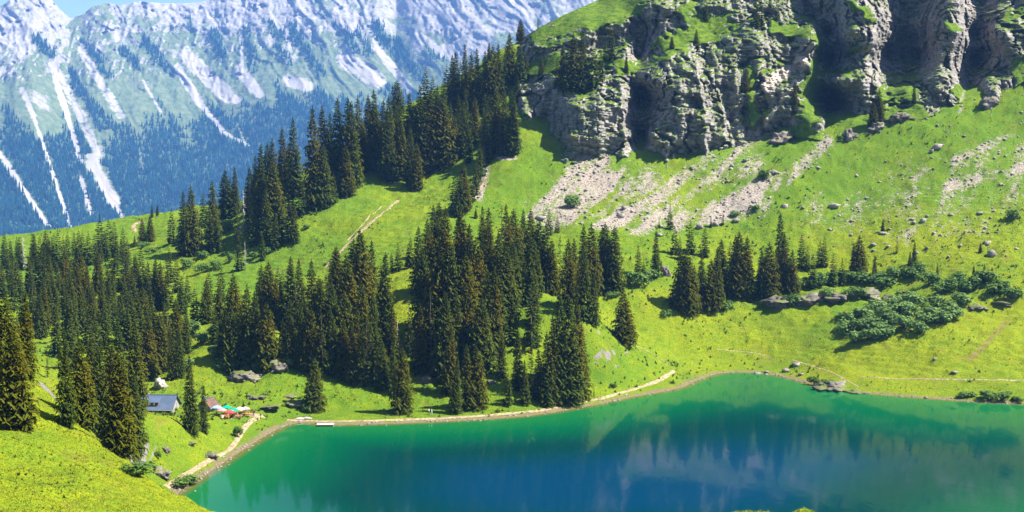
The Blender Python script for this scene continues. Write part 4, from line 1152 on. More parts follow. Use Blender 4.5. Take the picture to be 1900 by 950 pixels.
tag(add('ridge_wood', me), 'small spruces filling the woods on the ridge and slopes', 'forest', kind='stuff')
for (u, vt, vb, k, lab) in ONE:
    if k == 'd':
        plant(u, vt, vb, k, lab, 'dead spruces', 'dead_spruce', 'dead tree')
    elif k == 'p':
        plant(u, vt, vb, k, lab, 'round-topped pines', 'pine_tree', 'pine')
    else:
        plant(u, vt, vb, k, lab, 'single spruces')

# ------------------------------------------------------------------ shrubs
def shrub_mesh(seed, mat, n=520, upright=0.0):
    r = random.Random(seed)
    lob = [(r.uniform(-0.28, 0.28), r.uniform(-0.28, 0.28), r.uniform(0.3, 0.62), r.uniform(0.2, 0.34)) for _ in range(6)]
    vs, fs, tp = [], [], []
    for i in range(n):
        lx, ly, lz, lr = r.choice(lob)
        d = Vector((r.gauss(0, 1), r.gauss(0, 1), r.gauss(0.25, 1))).normalized()
        q = r.uniform(0.55, 1.05)
        p = Vector((lx, ly, lz)) + d * lr * q
        p.z = max(p.z, 0.02)
        nn = (d + Vector((r.uniform(-.6, .6), r.uniform(-.6, .6), r.uniform(-.2, .8)))).normalized()
        e = nn.orthogonal().normalized()
        g = nn.cross(e)
        an = r.random() * 6.28
        e, g = e * math.cos(an) + g * math.sin(an), g * math.cos(an) - e * math.sin(an)
        sz = r.uniform(0.04, 0.085)
        b = len(vs)
        vs += [tuple(p - e * sz), tuple(p - g * sz * 0.6), tuple(p + e * sz * 1.2), tuple(p + g * sz * 0.6)]
        fs.append((b, b + 1, b + 2, b + 3))
        t = min(1, max(0, (q - 0.55) * 1.6 + r.uniform(-0.2, 0.25)))
        tp += [t] * 4
    fol = make_mesh('shrub_leaves', np.array(vs), np.array(fs), (M[mat],), False, dict(tip=np.array(tp)))
    st = MB()
    for i in range(6):
        lx, ly, lz, lr = lob[i]
        st.tube([(lx * 0.1, ly * 0.1, -0.08), (lx * 0.6, ly * 0.6, lz * 0.6), (lx, ly, lz)], [0.02, 0.014, 0.006], 4)
    return fol, st.mesh('shrub_stems', M['bark'])
SH = {'l': [shrub_mesh(s, 'leaf') for s in (1, 2, 3)], 'a': [shrub_mesh(s, 'alder', 640) for s in (4, 5, 6)]}
def shrub(u, vb, w, h, kind, label, group):
    p = spot(u, vb)
    if p is None:
        return
    k = p[1] / FPX
    r = random.Random(int(u * 31 + vb))
    fm, sm = r.choice(SH[kind])
    root = add('shrub', None, None, (p[0], p[1] + w * k * 0.3, p[2] - 0.1), r.uniform(0, 6.28))
    for nm, mm in (('stems', sm), ('foliage', fm)):
        c = add(nm, mm, root)
        c.scale = (w * k * 1.05, w * k * 1.05, h * k * 1.15)
    tag(root, label, 'shrub', group)
NTH = ['leftmost', 'second from left', 'third from left', 'fourth from left', 'fifth from left', 'sixth from left', 'seventh from left', 'eighth from left']
def ranked(pts, what, place, per=6):
    """a label for each (u, v): rank from the left inside rows counted from the front"""
    ids = sorted(range(len(pts)), key=lambda i: -pts[i][1])
    nrow = max(1, math.ceil(len(ids) / per))
    n_ = math.ceil(len(ids) / nrow)
    out = {}
    for k in range(nrow):
        row = sorted(ids[k * n_:(k + 1) * n_], key=lambda i: pts[i][0])
        for j, i in enumerate(row):
            w = 'rightmost' if j == len(row) - 1 and j else NTH[j]
            rw = ['front', 'second', 'third', 'fourth', 'fifth', 'sixth', 'seventh', 'eighth'][k]
            out[i] = f'{what}, {w} in the {rw} row of {place}' if nrow > 1 else f'{what}, {w} of {place}'
    return [out[i] for i in range(len(pts))]
def shrub_set(pts, kind, what, place, group, w0=42, h0=28):
    for q, lab in zip(pts, ranked(pts, what, place)):
        shrub(q[0], q[1], q[2] if len(q) > 2 else w0, q[3] if len(q) > 3 else h0, kind, lab, group)
shrub_set([(1572, 622), (1590, 640), (1600, 618), (1618, 605), (1620, 636), (1636, 618), (1645, 596), (1650, 630), (1662, 606), (1672, 588), (1678, 612), (1692, 590), (1700, 572), (1575, 604), (1605, 596), (1630, 584), (1660, 576), (1685, 566)], 'a', 'green alder bush', 'the large thicket', 'alders in the large thicket')
shrub_set([(1705, 622), (1720, 604), (1738, 596), (1752, 604), (1762, 585), (1775, 596), (1785, 570), (1745, 575)], 'a', 'alder bush', 'the smaller thicket', 'alders in the smaller thicket')
shrub_set([(1752, 548), (1770, 540), (1785, 530), (1800, 545), (1815, 535), (1832, 528), (1690, 520), (1710, 512), (1728, 530), (1845, 552), (1862, 545), (1880, 560), (1660, 520), (1640, 530)], 'l', 'dark bush', 'the scrub above the alders', 'dark scrub at right')
shrub_set([(1797, 741, 34, 16), (1842, 746, 40, 22), (1862, 746, 34, 20), (1890, 748, 26, 14)], 'l', 'low bush', 'the bushes at the right shore', 'bushes at the right shore')
shrub_set([(1512, 716, 26, 20), (1537, 722, 30, 20)], 'l', 'round bush', 'the pair on the jutting shore rock', 'bushes on the shore rock')
shrub_set([(412, 652, 34, 26), (398, 668, 36, 28), (445, 642, 34, 24), (505, 680, 34, 24), (532, 684, 30, 22), (478, 690, 36, 24), (455, 698, 36, 22), (430, 660, 36, 26), (372, 640, 30, 26), (358, 622, 30, 28), (392, 628, 30, 24), (344, 694, 32, 30), (462, 660, 30, 24), (418, 690, 40, 26), (440, 706, 34, 18)], 'a', 'pale bush', 'the hollow above the hut', 'bushes in the hollow above the hut')
shrub_set([(416, 436, 34, 30), (376, 482, 26, 18), (373, 508, 28, 20), (401, 502, 26, 20), (426, 488, 20, 20), (495, 474, 22, 18), (568, 425, 22, 10), (345, 500, 26, 22), (470, 482, 22, 16), (330, 455, 22, 18), (265, 462, 26, 14), (280, 472, 22, 14)], 'l', 'green bush', 'the ridge shoulder scrub', 'bushes on the ridge shoulder')
for (u, v, w, h, lab) in [
    (232, 852, 34, 46, 'pale leafy bush under the most forward spruce of the near row'), (1062, 388, 34, 30, 'dark bush in the middle of the pale scree'), (1418, 336, 26, 24, 'bush beside a dark block high on the scree'),
    (1884, 412, 30, 26, 'dark round bush on the meadow at the right border'), (1122, 546, 40, 28, 'leafy bush at the right foot of the central wood'), (975, 548, 30, 36, 'bluish leafy bush between the spruces of the central wood'),
    (1236, 592, 26, 18, 'small bush in the shade left of the knoll copse'), (1348, 580, 36, 22, 'bright bush at the meadow foot of the knoll'), (1182, 536, 44, 34, 'dark bush left of the small rock on the bench'), (1210, 524, 40, 26, 'dark bush under the slim spruce on the bench'),
    (1140, 556, 30, 16, 'low leafy bush right of the central wood foot'), (1366, 404, 20, 14, 'small bush at the foot of the scree beside a pale boulder'), (1400, 395, 22, 16, 'bush among the boulders at the foot of the scree'), (440, 812, 20, 24, 'small dark bush on the slope beside the hut path'),
    (1138, 720, 14, 10, 'tiny bush just above the shore path on the spur'), (292, 852, 12, 18, 'tiny dark bush on the rocky slope below the hut'), (340, 905, 60, 22, 'thicket of low leaves where the near hill meets the path'), (250, 885, 70, 26, 'low leafy scrub along the edge of the near hill'), (566, 766, 24, 18, 'leafy bush left of the single spruce above the jetty'),
    (1600, 150, 14, 12, 'small bush on the tall cliff pillar'), (1260, 215, 16, 14, 'small bush in the lit cliff wall'), (1375, 235, 22, 20, 'bush at the foot of the grassy chimney'), (1205, 200, 14, 18, 'small bush at the dark gully edge')]:
    shrub(u, v, w, h, 'a' if 'pale' in lab or 'bluish' in lab else 'l', lab, 'single bushes')

shrub_set([(1430, 548), (1455, 545), (1478, 540), (1505, 538), (1528, 532), (1552, 530), (1575, 530), (1598, 530), (1620, 532), (1640, 540), (1540, 560), (1470, 572), (1590, 560)], 'l', 'dark bush', 'the rocky knoll scrub', 'bushes on the rocky knoll')
# ------------------------------------------------------------------ boulders and outcrops
def ico(sub):
    import bmesh
    bm = bmesh.new()
    bmesh.ops.create_icosphere(bm, subdivisions=sub, radius=1)
    v = np.array([q.co[:] for q in bm.verts])
    f = np.array([[q.index for q in p.verts] for p in bm.faces])
    bm.free()
    return v, f
def rock_mesh(seed, sub, mat, strat=0.0, flat=0.75):
    v, f = ico(sub)
    d = v / np.linalg.norm(v, axis=1, keepdims=True)
    # chip with random planes, then roughen
    r = np.random.default_rng(seed)
    q = np.full(len(d), 1.25)
    for _ in range(14):
        nrm = r.normal(0, 1, 3)
        nrm /= np.linalg.norm(nrm)
        c = d @ nrm
        q = np.where(c > 0.15, np.minimum(q, r.uniform(0.5, 1.0) / np.maximum(c, 0.15)), q)
    p = d * q[:, None]
    p = p * (1 + 0.10 * fbm(p[:, 0] * 2.3 + seed, p[:, 1] * 2.3, p[:, 2] * 2.3 + 7.7, seed, 3))[:, None]
    p = p / np.abs(p).max(0)
    if strat:
        p = p * (1 + 0.30 * (np.floor(noise(p[:, 0] * 2.6, p[:, 1] * 2.6, p[:, 2] * 3.2 + 1.5, seed + 9) * 3) / 3))[:, None]
        p = p * (1 + 0.16 * fbm(p[:, 0] * 5, p[:, 1] * 5, p[:, 2] * 6 + 2.2, seed + 4, 3))[:, None]
        lay = (p[:, 2] * 5 + 0.6 * noise(p[:, 0] * 2, p[:, 1] * 2, 0.0, seed)) % 1.0
        p[:, :2] *= (1 + strat * (0.5 - lay))[:, None]
        p[:, :2] *= (1 + 0.22 * noise(p[:, 0] * 4, p[:, 1] * 4, p[:, 2] * 2 + 3.3, seed + 2))[:, None]
    p[:, 2] *= flat
    return make_mesh('rock', p, f, (M[mat],), False)
BO = [rock_mesh(s, 1, 'rock', 0.0, 0.62) for s in (1, 2, 3, 4, 5)]
OC = [rock_mesh(s, 4, 'rock_dark', 0.22, 0.9) for s in (11, 12, 13, 14)]
def boulder(u, v, w, h, label, group, meshes=BO, name='boulder', cat='boulder', dy=0.2, i=0):
    p = spot(u, v)
    if p is None:
        return
    k = p[1] / FPX
    r = random.Random(int(u * 17 + v * 3))
    o = add(name, meshes[int(u + v) % len(meshes)], None, (p[0], p[1] + w * k * dy, p[2] + h * k * 0.25), 0)
    o.rotation_euler = (r.uniform(-.15, .15), r.uniform(-.15, .15), r.uniform(0, 6.28))
    o.scale = (w * k / 2, w * k / 2 * r.uniform(0.85, 1.1), h * k / 1.35)
    return tag(o, label, cat, group)
for (u, v, w, h, lab) in [
    (1546, 388, 27, 17, 'large grey boulder alone on the upper right meadow'), (1738, 277, 22, 16, 'pale boulder high on the right slope with a dark cleft'), (1729, 284, 12, 12, 'smaller block left below the high pale boulder'),
    (1833, 455, 18, 14, 'boulder above the tall block on the right meadow'), (1841, 478, 22, 22, 'tall pale block on the right meadow beside a tiny spruce'), (1640, 436, 20, 10, 'flat boulder in front of the tiny spruce on the right meadow'),
    (1622, 457, 14, 10, 'dark boulder below the flat one on the right meadow'), (1712, 413, 16, 13, 'dark-sided boulder on the stony part of the right meadow'), (1330, 420, 16, 13, 'pale pointed boulder at the lower rim of the scree'), (1366, 413, 18, 12, 'pale boulder at the lower rim of the scree right of the pointed one'),
    (1456, 387, 14, 15, 'pale upright boulder at the right end of the scree'), (1000, 408, 26, 13, 'pale slab boulder at the left foot of the scree'), (1152, 404, 20, 14, 'dark-shadowed block in the middle of the lower scree'), (1158, 388, 14, 11, 'white block just above the dark-shadowed one on the scree'),
    (1224, 438, 12, 8, 'small white boulder on the green bench below the scree'), (1298, 424, 16, 12, 'boulder with a dark hollow at the foot of the scree'), (1383, 300, 12, 9, 'dark block on the grass below the cliff chimney'), (1360, 310, 10, 8, 'small dark block below the cliff'),
    (1440, 322, 14, 8, 'low dark slab high on the scree'), (1820, 397, 14, 7, 'white flat stone on the right meadow'), (1105, 676, 7, 5, 'small white stone on the bright spur'), (1772, 692, 16, 6, 'pale flat rock above the path on the right shore'), (1735, 668, 9, 7, 'small pale stone on the slope above the right shore path'),
    (1405, 696, 16, 9, 'pale boulder at the waterline of the far bay'), (1422, 692, 12, 6, 'flat stone right of the pale waterline boulder'), (1460, 690, 18, 10, 'rock in the stony strip above the far bay'), (1478, 680, 18, 12, 'rock at the top of the stony strip above the far bay'), (1486, 697, 14, 8, 'rock at the lower end of the stony strip'),
    (1719, 740, 10, 6, 'small white boulder at the right waterline'), (1672, 737, 8, 4, 'little flat stone in the shallow water at right'), (294, 722, 36, 24, 'white limestone block behind the roof of the hut')]:
    if 'white limestone' in lab:
        boulder(u, v, w, h, lab, 'single boulders', [rock_mesh(33, 4, 'rock_white', 0.12, 0.9)])
    else:
        boulder(u, v, w, h, lab, 'single boulders')
rb = random.Random(12)
def boulder_set(u0, u1, v0, v1, n, base, what, place, group):
    pts = []
    for i in range(n):
        u, v = rb.uniform(u0, u1), rb.uniform(v0, v1)
        if rb.random() < float(blobs(SCREE, np.array(u), np.array(v))) + base:
            pts.append((u, v, rb.uniform(4, 8.5)))
    for (u, v, w), lab in zip(pts, ranked(pts, what, place, 8)):
        boulder(u, v, w, w * rb.uniform(0.5, 0.9), lab, group)
boulder_set(1560, 1895, 290, 470, 40, 0.2, 'small grey boulder', 'the right slope stones', 'scattered boulders on the right slope')
boulder_set(990, 1480, 300, 425, 40, 0.0, 'small pale block', 'the scree stones', 'blocks in the scree')
for (u, v, w, h, lab) in [
    (1445, 568, 66, 24, 'shaded rock wall under the left spruces of the knoll copse'), (1497, 568, 60, 28, 'light brown broken rock face in the middle of the knoll'), (1556, 562, 74, 32, 'dark smooth rock wall in the right half of the knoll'), (1612, 554, 60, 26, 'dark rock wall at the right end of the knoll'),
    (1652, 563, 28, 18, 'small brown rock right of the knoll'), (1236, 512, 22, 24, 'small grey rock on the bench between bush and copse'), (516, 690, 48, 30, 'brown rocky bluff above the meadow behind the terrace'), (452, 708, 66, 22, 'dark shaded rock wall in the hollow above the hut'),
    (497, 760, 52, 9, 'low rock band just above the terrace path'), (551, 756, 36, 13, 'pale rock band left of the single spruce'), (470, 741, 44, 8, 'thin rock band on the slope above the terrace'), (530, 738, 40, 6, 'upper thin rock band behind the terrace'),
    (388, 850, 34, 14, 'grey rock outcrop at the foot of the slope beside the lake path'), (296, 885, 44, 18, 'tilted rock slab on the slope at the start of the lake path'), (306, 838, 18, 12, 'small rock beside the tiny bush below the hut'), (352, 826, 22, 8, 'brown bare rock on the slope below the slim spruce'), (206, 832, 30, 14, 'rock showing at the rim of the near hill'),
    (737, 652, 30, 24, 'pale rock under the dead spruce in the central wood'), (790, 712, 30, 20, 'broken rocks at the left foot of the central wood'), (912, 712, 24, 8, 'low rock ledge among the shore spruces'),
    (1552, 728, 92, 24, 'dark shore rock jutting into the lake on the far side'), (1598, 735, 44, 11, 'low rock at the tip of the jutting shore'), (1458, 224, 44, 36, 'dark overgrown outcrop right of the light stony runnel'), (1448, 268, 52, 30, 'dark mossy outcrop on the grass below the runnel'),
    (1672, 226, 48, 28, 'undercut outcrop with a slim spruce on top'), (1628, 244, 34, 22, 'dark rock at the foot of the pillar beside the bushy spruce'), (1578, 258, 34, 26, 'dark broken rock at the foot of the tall cliff pillar'), (1838, 200, 38, 32, 'dark-sided outcrop at the foot of the cliffs near the right border'), (1815, 575, 44, 14, 'pale rock ledge above the right alder thicket'), (1862, 568, 50, 10, 'long low rock ledge at the right border')]:
    boulder(u, v, w, h, lab, 'rock outcrops', OC, 'rock_outcrop', 'rock', 0.28)

# loose stones and tufts: far too many to count
PROJ_OK = (U2 > -20) & (U2 < 1920) & (V2 > 150) & (V2 < 960)
def scatter(prob, n, seed):
    r = np.random.default_rng(seed)
    cell = np.gradient(Y2, axis=0) * np.gradient(X2, axis=1)
    w = np.clip(prob, 0, None) * PROJ_OK * cell / (D2 ** 1.3)
    w = w.ravel() / w.sum()
    idx = r.choice(len(w), n, p=w)
    ri, ci = np.unravel_index(idx, D2.shape)
    aa = acols[ci] + r.uniform(-.5, .5, n) * 0.0011
    dd = drows[ri] + r.uniform(-.6, .6, n)
    x, y = aa * dd, dd
    return x, y, ground_z(x, y), r
x, y, z, r = scatter(np.clip(scree - 0.2, 0, 1) + 0.06 * (U2 > 1500) * (V2 < 480) * (D2 > 380), 8000, 3)
n = len(x)
oct_v = np.array([(1, 0, 0), (0, 1, 0), (-1, 0, 0), (0, -1, 0), (0, 0, 1), (0, 0, -1)], float)
oct_f = np.array([(0, 1, 4), (1, 2, 4), (2, 3, 4), (3, 0, 4), (1, 0, 5), (2, 1, 5), (3, 2, 5), (0, 3, 5)])
sz = 0.16 * np.exp(r.exponential(0.55, n)).clip(1, 5.5)
vv = oct_v[None] * (1 + r.uniform(-.45, .45, (n, 6, 3))) + r.uniform(-.35, .35, (n, 6, 3))
vv = vv * sz[:, None, None] * np.array([1, 1, 0.75])
vv += np.stack([x, y, z], -1)[:, None, :]
me = make_mesh('stones', vv.reshape(-1, 3), (np.arange(n)[:, None, None] * 6 + oct_f[None]).reshape(-1, 3), (M['rock'],))
tag(add('scree_stones', me), 'loose pale stones of the scree below the cliffs', 'scree', kind='stuff')
# pebbles along the waterline
x, y, z, r = scatter(np.exp(-((SD2 - 0.5) / 1.3) ** 2) * (D2 < 420) * (D2 > 200), 1500, 4)
n = len(x)
sz = 0.09 * np.exp(r.exponential(0.5, n)).clip(1, 5)
vv = (oct_v[None] * (1 + r.uniform(-.4, .4, (n, 6, 3)))) * sz[:, None, None] * np.array([1.2, 1.2, 0.6]) + np.stack([x, y, np.maximum(z, 0)], -1)[:, None, :]
me = make_mesh('pebbles', vv.reshape(-1, 3), (np.arange(n)[:, None, None] * 6 + oct_f[None]).reshape(-1, 3), (M['rock'],))
tag(add('shore_stones', me), 'small stones along the waterline', 'stones', kind='stuff')
M['herb'] = m_leaf('herb_clumps', (0.030, 0.070, 0.006), (0.110, 0.170, 0.010))
def tufts(prob, n, seed, s0, s1, name, label, mat='tuft'):
    x, y, z, r = scatter(prob, n, seed)
    nb = 3
    s = r.uniform(s0, s1, n) * np.exp(r.normal(0, 0.25, n))
    an = r.uniform(0, 6.28, (n, nb))
    ox, oy = np.cos(an), np.sin(an)
    B = np.zeros((n, nb, 3, 3))
    wd = 0.42
    for q in (0, 1):
        sg = (-1, 1)[q]
        B[:, :, q, 0] = sg * wd * -oy
        B[:, :, q, 1] = sg * wd * ox
        B[:, :, q, 2] = -0.15
    B[:, :, 2, 0] = ox * r.uniform(0.1, 0.9, (n, nb))
    B[:, :, 2, 1] = oy * r.uniform(0.1, 0.9, (n, nb))
    B[:, :, 2, 2] = r.uniform(0.45, 1.0, (n, nb))
    B *= s[:, None, None, None]
    B += np.stack([x, y, z], -1)[:, None, None, :]
    tp = np.zeros((n, nb, 3))
    hue = r.uniform(0, 1, n)
    tp[:, :, 0] = tp[:, :, 1] = hue[:, None] * 0.45
    tp[:, :, 2] = 0.35 + 0.65 * hue[:, None]
    me = make_mesh(name, B.reshape(-1, 3), np.arange(n * nb * 3).reshape(-1, 3), (M[mat],), False, dict(tip=tp))
    tag(add(name, me), label, 'grass', kind='stuff')
grassy = (1 - np.clip(scree * 1.3, 0, 1)) * (1 - shore) * (SD2 > 1.5) * (1 - rock)
tufts(grassy * (D2 > 215) * (0.3 + sstep(-0.2, 0.5, fbm(X2 / 14, Y2 / 14, seed=99, octaves=3))), 60000, 6, 0.22, 0.50, 'meadow_herbs', 'grass and herb tufts covering the slopes')
tufts(grassy * (D2 < 215) * (D2 > 50), 30000, 7, 0.06, 0.12, 'meadow_grass', 'yellow-green grass of the near hill')

tufts(grassy * (D2 > 215) * sstep(0.05, 0.5, fbm(X2 / 22, Y2 / 22, seed=103, octaves=4)), 11000, 8, 0.55, 1.05, 'low_herbs', 'low dark herb clumps dotted over the slopes', 'herb')
tufts(grassy * (D2 < 215) * (D2 > 90) * sstep(0.0, 0.5, fbm(X2 / 8, Y2 / 8, seed=104, octaves=3)), 900, 9, 0.12, 0.26, 'near_herbs', 'leafy herbs among the grass of the near hill', 'herb')
# ------------------------------------------------------------------ paths
def path(pts, width, label, wob=0.25, lift=0.09):
    P = []
    for (u0, v0), (u1, v1) in zip(pts[:-1], pts[1:]):
        n = max(3, int(math.hypot(u1 - u0, v1 - v0) / 5))
        for k in range(n):
            t = k / n
            D = hit_terrain(u0 + (u1 - u0) * t, v0 + (v1 - v0) * t)
            if D:
                P.append(P3(u0 + (u1 - u0) * t, v0 + (v1 - v0) * t, D)[:2])
    P = np.array(P)
    for _ in range(4):
        P[1:-1] = (P[:-2] + 2 * P[1:-1] + P[2:]) / 4
    # resample about every metre
    L = np.concatenate([[0], np.cumsum(np.linalg.norm(np.diff(P, axis=0), axis=1))])
    s = np.arange(0, L[-1], 0.8)
    P = np.stack([np.interp(s, L, P[:, 0]), np.interp(s, L, P[:, 1])], -1)
    tn = np.gradient(P, axis=0)
    tn /= np.linalg.norm(tn, axis=1, keepdims=True) + 1e-9
    nr = np.stack([-tn[:, 1], tn[:, 0]], -1)
    w = width * 0.5 * (1 + wob * noise(s / 5, 0 * s, 0.0, int(width * 100) + len(s)) + 0.5 * wob * noise(s / 1.5, 0 * s, 0.0, 5))
    rows = []
    for q in (-1, -0.5, 0, 0.5, 1):
        xy = P + nr * (w * q)[:, None]
        rows.append(np.column_stack([xy, ground_z(xy[:, 0], xy[:, 1]) + (lift if abs(q) < 0.9 else -0.06)]))
    V = np.stack(rows, 1)
    for _ in range(2):
        V[1:-1, :, 2] = np.maximum((V[:-2, :, 2] + V[1:-1, :, 2] + V[2:, :, 2]) / 3, V[1:-1, :, 2] - 0.02)
    me = make_mesh('path', V.reshape(-1, 3), grid_faces(len(P), 5), (M['path'],), True)
    tag(add('path', me), label, kind='structure')
path([(308, 904), (345, 881), (385, 856), (428, 834), (446, 806), (462, 782), (488, 772)], 1.6, 'pale footpath from the lake edge up to the terrace')
path([(490, 772), (470, 769), (450, 771)], 2.4, 'trodden ground in front of the terrace')
path([(533, 779), (600, 782), (700, 780), (800, 777), (900, 771), (1000, 762), (1060, 751), (1120, 738), (1180, 721), (1225, 706), (1256, 684)], 1.4, 'narrow light footpath along the lake shore')
path([(1160, 632), (1200, 650), (1250, 682)], 0.4, 'faint trail down the spur')
path([(1330, 648), (1400, 655), (1425, 660), (1436, 672)], 0.35, 'faint trail above the far bay')
path([(1470, 668), (1510, 680), (1545, 692), (1575, 708), (1600, 722)], 0.6, 'light trail to the jutting shore rock')
path([(1590, 698), (1660, 703), (1740, 704), (1820, 705), (1920, 706)], 0.6, 'thin light trail along the right shore')
path([(738, 372), (712, 394), (680, 420), (650, 448), (622, 476), (598, 502)], 1.7, 'pale worn path up the grass slope')
path([(708, 382), (684, 404), (662, 428), (640, 450)], 0.7, 'narrow second track beside the pale path')
path([(268, 414), (255, 412), (246, 418), (248, 426), (256, 434)], 2.2, 'curved track on the ridge')
path([(880, 372), (893, 345), (906, 315)], 1.3, 'bare stony runnel beside the spruce clump')

# ------------------------------------------------------------------ the hut
M['roof'] = m_plain('sheet_roof', (0.070, 0.098, 0.150), 0.12, 0.6, 0.55, 0.2)
M['plaster'] = m_plain('white_plaster', (0.25, 0.23, 0.205), 0.2, 1.2, 0.9, 0.1)
M['timber'] = m_plain('dark_timber', (0.13, 0.07, 0.045), 0.3, 2.0, 0.8, 0.2)
M['redwood'] = m_plain('red_shutter', (0.22, 0.07, 0.05), 0.25, 3.0, 0.8, 0.2)
M['glass'] = m_plain('window_glass', (0.03, 0.035, 0.045), 0.2, 1.0, 0.1, 0.6)
M['stone'] = m_plain('stone_base', (0.28, 0.26, 0.24), 0.3, 2.0, 0.95, 0.1)
M['plank'] = m_plain('weathered_plank', (0.38, 0.34, 0.29), 0.25, 4.0, 0.9, 0.1)
M['pine'] = m_plain('pine_table', (0.42, 0.22, 0.10), 0.25, 4.0, 0.7, 0.2)
M['metal'] = m_plain('grey_metal', (0.35, 0.36, 0.37), 0.1, 4.0, 0.4, 0.5)
for nm, c in (('green_cloth', (0.0, 0.33, 0.17)), ('red_cloth', (0.55, 0.05, 0.07)), ('pink_cloth', (0.62, 0.22, 0.24)), ('cream_cloth', (0.72, 0.62, 0.50)), ('blue_cloth', (0.20, 0.36, 0.62)), ('white_cloth', (0.75, 0.74, 0.72))):
    M[nm] = m_plain(nm, c, 0.1, 2.0, 0.8, 0.1)
def hut(name, u, D, zg, L, W, eave, ridge, rz, label, dormer=True, roofm='roof'):
    a = float(px_am(u, 750)[0])
    root = add(name, None, None, (a * D, D, zg), rz)
    # local x along the ridge, -y towards the lake
    b = MB()
    b.box(-L / 2, L / 2, -W / 2, W / 2, -1.5, 0.7)
    add('base', b.mesh('hut_base', M['stone']), root)
    for nm, x0 in (('gable_wall', -L / 2), ('gable_wall', L / 2 - 0.3)):
        v = [(x0, -W / 2, 0.7), (x0 + .3, -W / 2, 0.7), (x0 + .3, W / 2, 0.7), (x0, W / 2, 0.7), (x0, -W / 2, eave), (x0 + .3, -W / 2, eave), (x0 + .3, W / 2, eave), (x0, W / 2, eave), (x0, 0, ridge - .12), (x0 + .3, 0, ridge - .12)]
        f = [(0, 1, 5, 4), (2, 3, 7, 6), (0, 4, 8, 7, 3), (1, 2, 6, 9, 5), (4, 5, 9, 8), (6, 7, 8, 9), (0, 3, 2, 1)]
        add(nm, make_mesh('gable', v, f, (M['plaster'],)), root)
    for y0, y1 in ((-W / 2 + .01, -W / 2 + .3), (W / 2 - .3, W / 2 - .01)):
        add('wall', MB().box(-L / 2 + .3, L / 2 - .3, y0, y1, 0.7, eave - .05).mesh('hut_wall', M['plaster']), root)
    oh = 0.55
    sl = (ridge - eave) / (W / 2)
    for sg in (-1, 1):
        ye, ze = sg * (W / 2 + oh), eave - oh * sl
        th = 0.12
        pts = [(-L / 2 - .5, ye, ze), (L / 2 + .5, ye, ze), (L / 2 + .5, sg * .02, ridge), (-L / 2 - .5, sg * .02, ridge)]
        pts = pts if sg < 0 else [pts[1], pts[0], pts[3], pts[2]]
        rp = add('roof', MB().hexa(pts + [(x, y, z + th) for x, y, z in pts]).mesh('roof_pitch', M[roofm]), root)
        if sg < 0:
            n = int(L / 0.6)
            for i in range(n + 1):                                   # standing seams
                x = -L / 2 - .45 + i * (L + .9) / n
                q = [(x - .025, ye, ze + th), (x + .025, ye, ze + th), (x + .025, -.1, ridge + th - .02), (x - .025, -.1, ridge + th - .02)]
                add('seam', MB().hexa(q + [(a_, b_, c_ + .06) for a_, b_, c_ in q]).mesh('seam', M['roof']), rp)
            add('gutter', MB().tube([(-L / 2 - .5, ye - .06, ze - .02), (L / 2 + .5, ye - .06, ze - .02)], 0.08, 6).mesh('gutter', M['metal']), rp)
            add('fascia', MB().box(-L / 2 - .5, L / 2 + .5, ye + .02, ye + .08, ze - .18, ze - .01).mesh('fascia', M['timber']), rp)
    add('ridge_cap', MB().box(-L / 2 - .52, L / 2 + .52, -.18, .18, ridge + .09, ridge + .17).mesh('ridge_cap', M['roof']), root)
    for x in (-L * .3, -L * .05, L * .2):
        w = add('window', MB().box(x - .45, x + .45, -W / 2 - .04, -W / 2 + .02, 1.3, 2.15).mesh('window_frame', M['timber']), root)
        for k in (-1, 1):
            add('pane', MB().box(x + k * .22 - .18, x + k * .22 + .18, -W / 2 - .07, -W / 2 - .03, 1.38, 2.07).mesh('pane', M['glass']), w)
    d = add('door', MB().box(L * .36, L * .36 + 0.95, -W / 2 - .05, -W / 2 + .02, 0.7, 2.1).mesh('door', M['timber']), root)
    add('handle', MB().box(L * .36 + .8, L * .36 + .86, -W / 2 - .1, -W / 2 - .04, 1.35, 1.5).mesh('handle', M['metal']), d)
    add('chimney', MB().box(-L * .3, -L * .3 + .6, .5, 1.1, ridge - .8, ridge + .9).mesh('chimney', M['stone']), root)
    if dormer:
        x0, x1 = -1.25, 1.25
        yb, yf = -1.3, -2.75
        zr = lambda y: ridge + th + y * sl
        dm = add('dormer', MB().hexa([(x0, yf, zr(yf) - .1), (x1, yf, zr(yf) - .1), (x1, yb, zr(yb) - .15), (x0, yb, zr(yb) - .15), (x0, yf, zr(yf) + .78), (x1, yf, zr(yf) + .78), (x1, yb, zr(yb) + .12), (x0, yb, zr(yb) + .12)]).mesh('dormer', M['redwood']), root)
        zt_ = zr(yf) + .80
        q = [(x0 - .35, yf - .35, zt_ - .05), (x1 + .35, yf - .35, zt_ - .05), (x1 + .35, -1.0, zr(-1.0) + .22), (x0 - .35, -1.0, zr(-1.0) + .22)]
        add('dormer_roof', MB().hexa(q + [(a_, b_, c_ + .09) for a_, b_, c_ in q]).mesh('dormer_roof', M['roof']), dm)
        for k in range(4):
            xx = x0 + .2 + k * .56
            add('pane', MB().box(xx, xx + .42, yf - .05, yf + .01, zr(yf) + .12, zr(yf) + .68).mesh('pane', M['glass'] if k % 2 else M['cream_cloth']), dm)
    tag(root, label, 'hut')
    return root
hut('mountain_hut', 291, 303, 1.5, 9.4, 6.4, 2.9, 5.5, -0.05, 'mountain hut with blue-grey metal roof and dormer between spruces')
hut('mountain_hut', 386, 303, 2.6, 3.4, 3.2, 2.0, 3.5, math.pi / 2 - 0.35, 'small white gabled hut half hidden behind the slim spruce', False, 'timber')

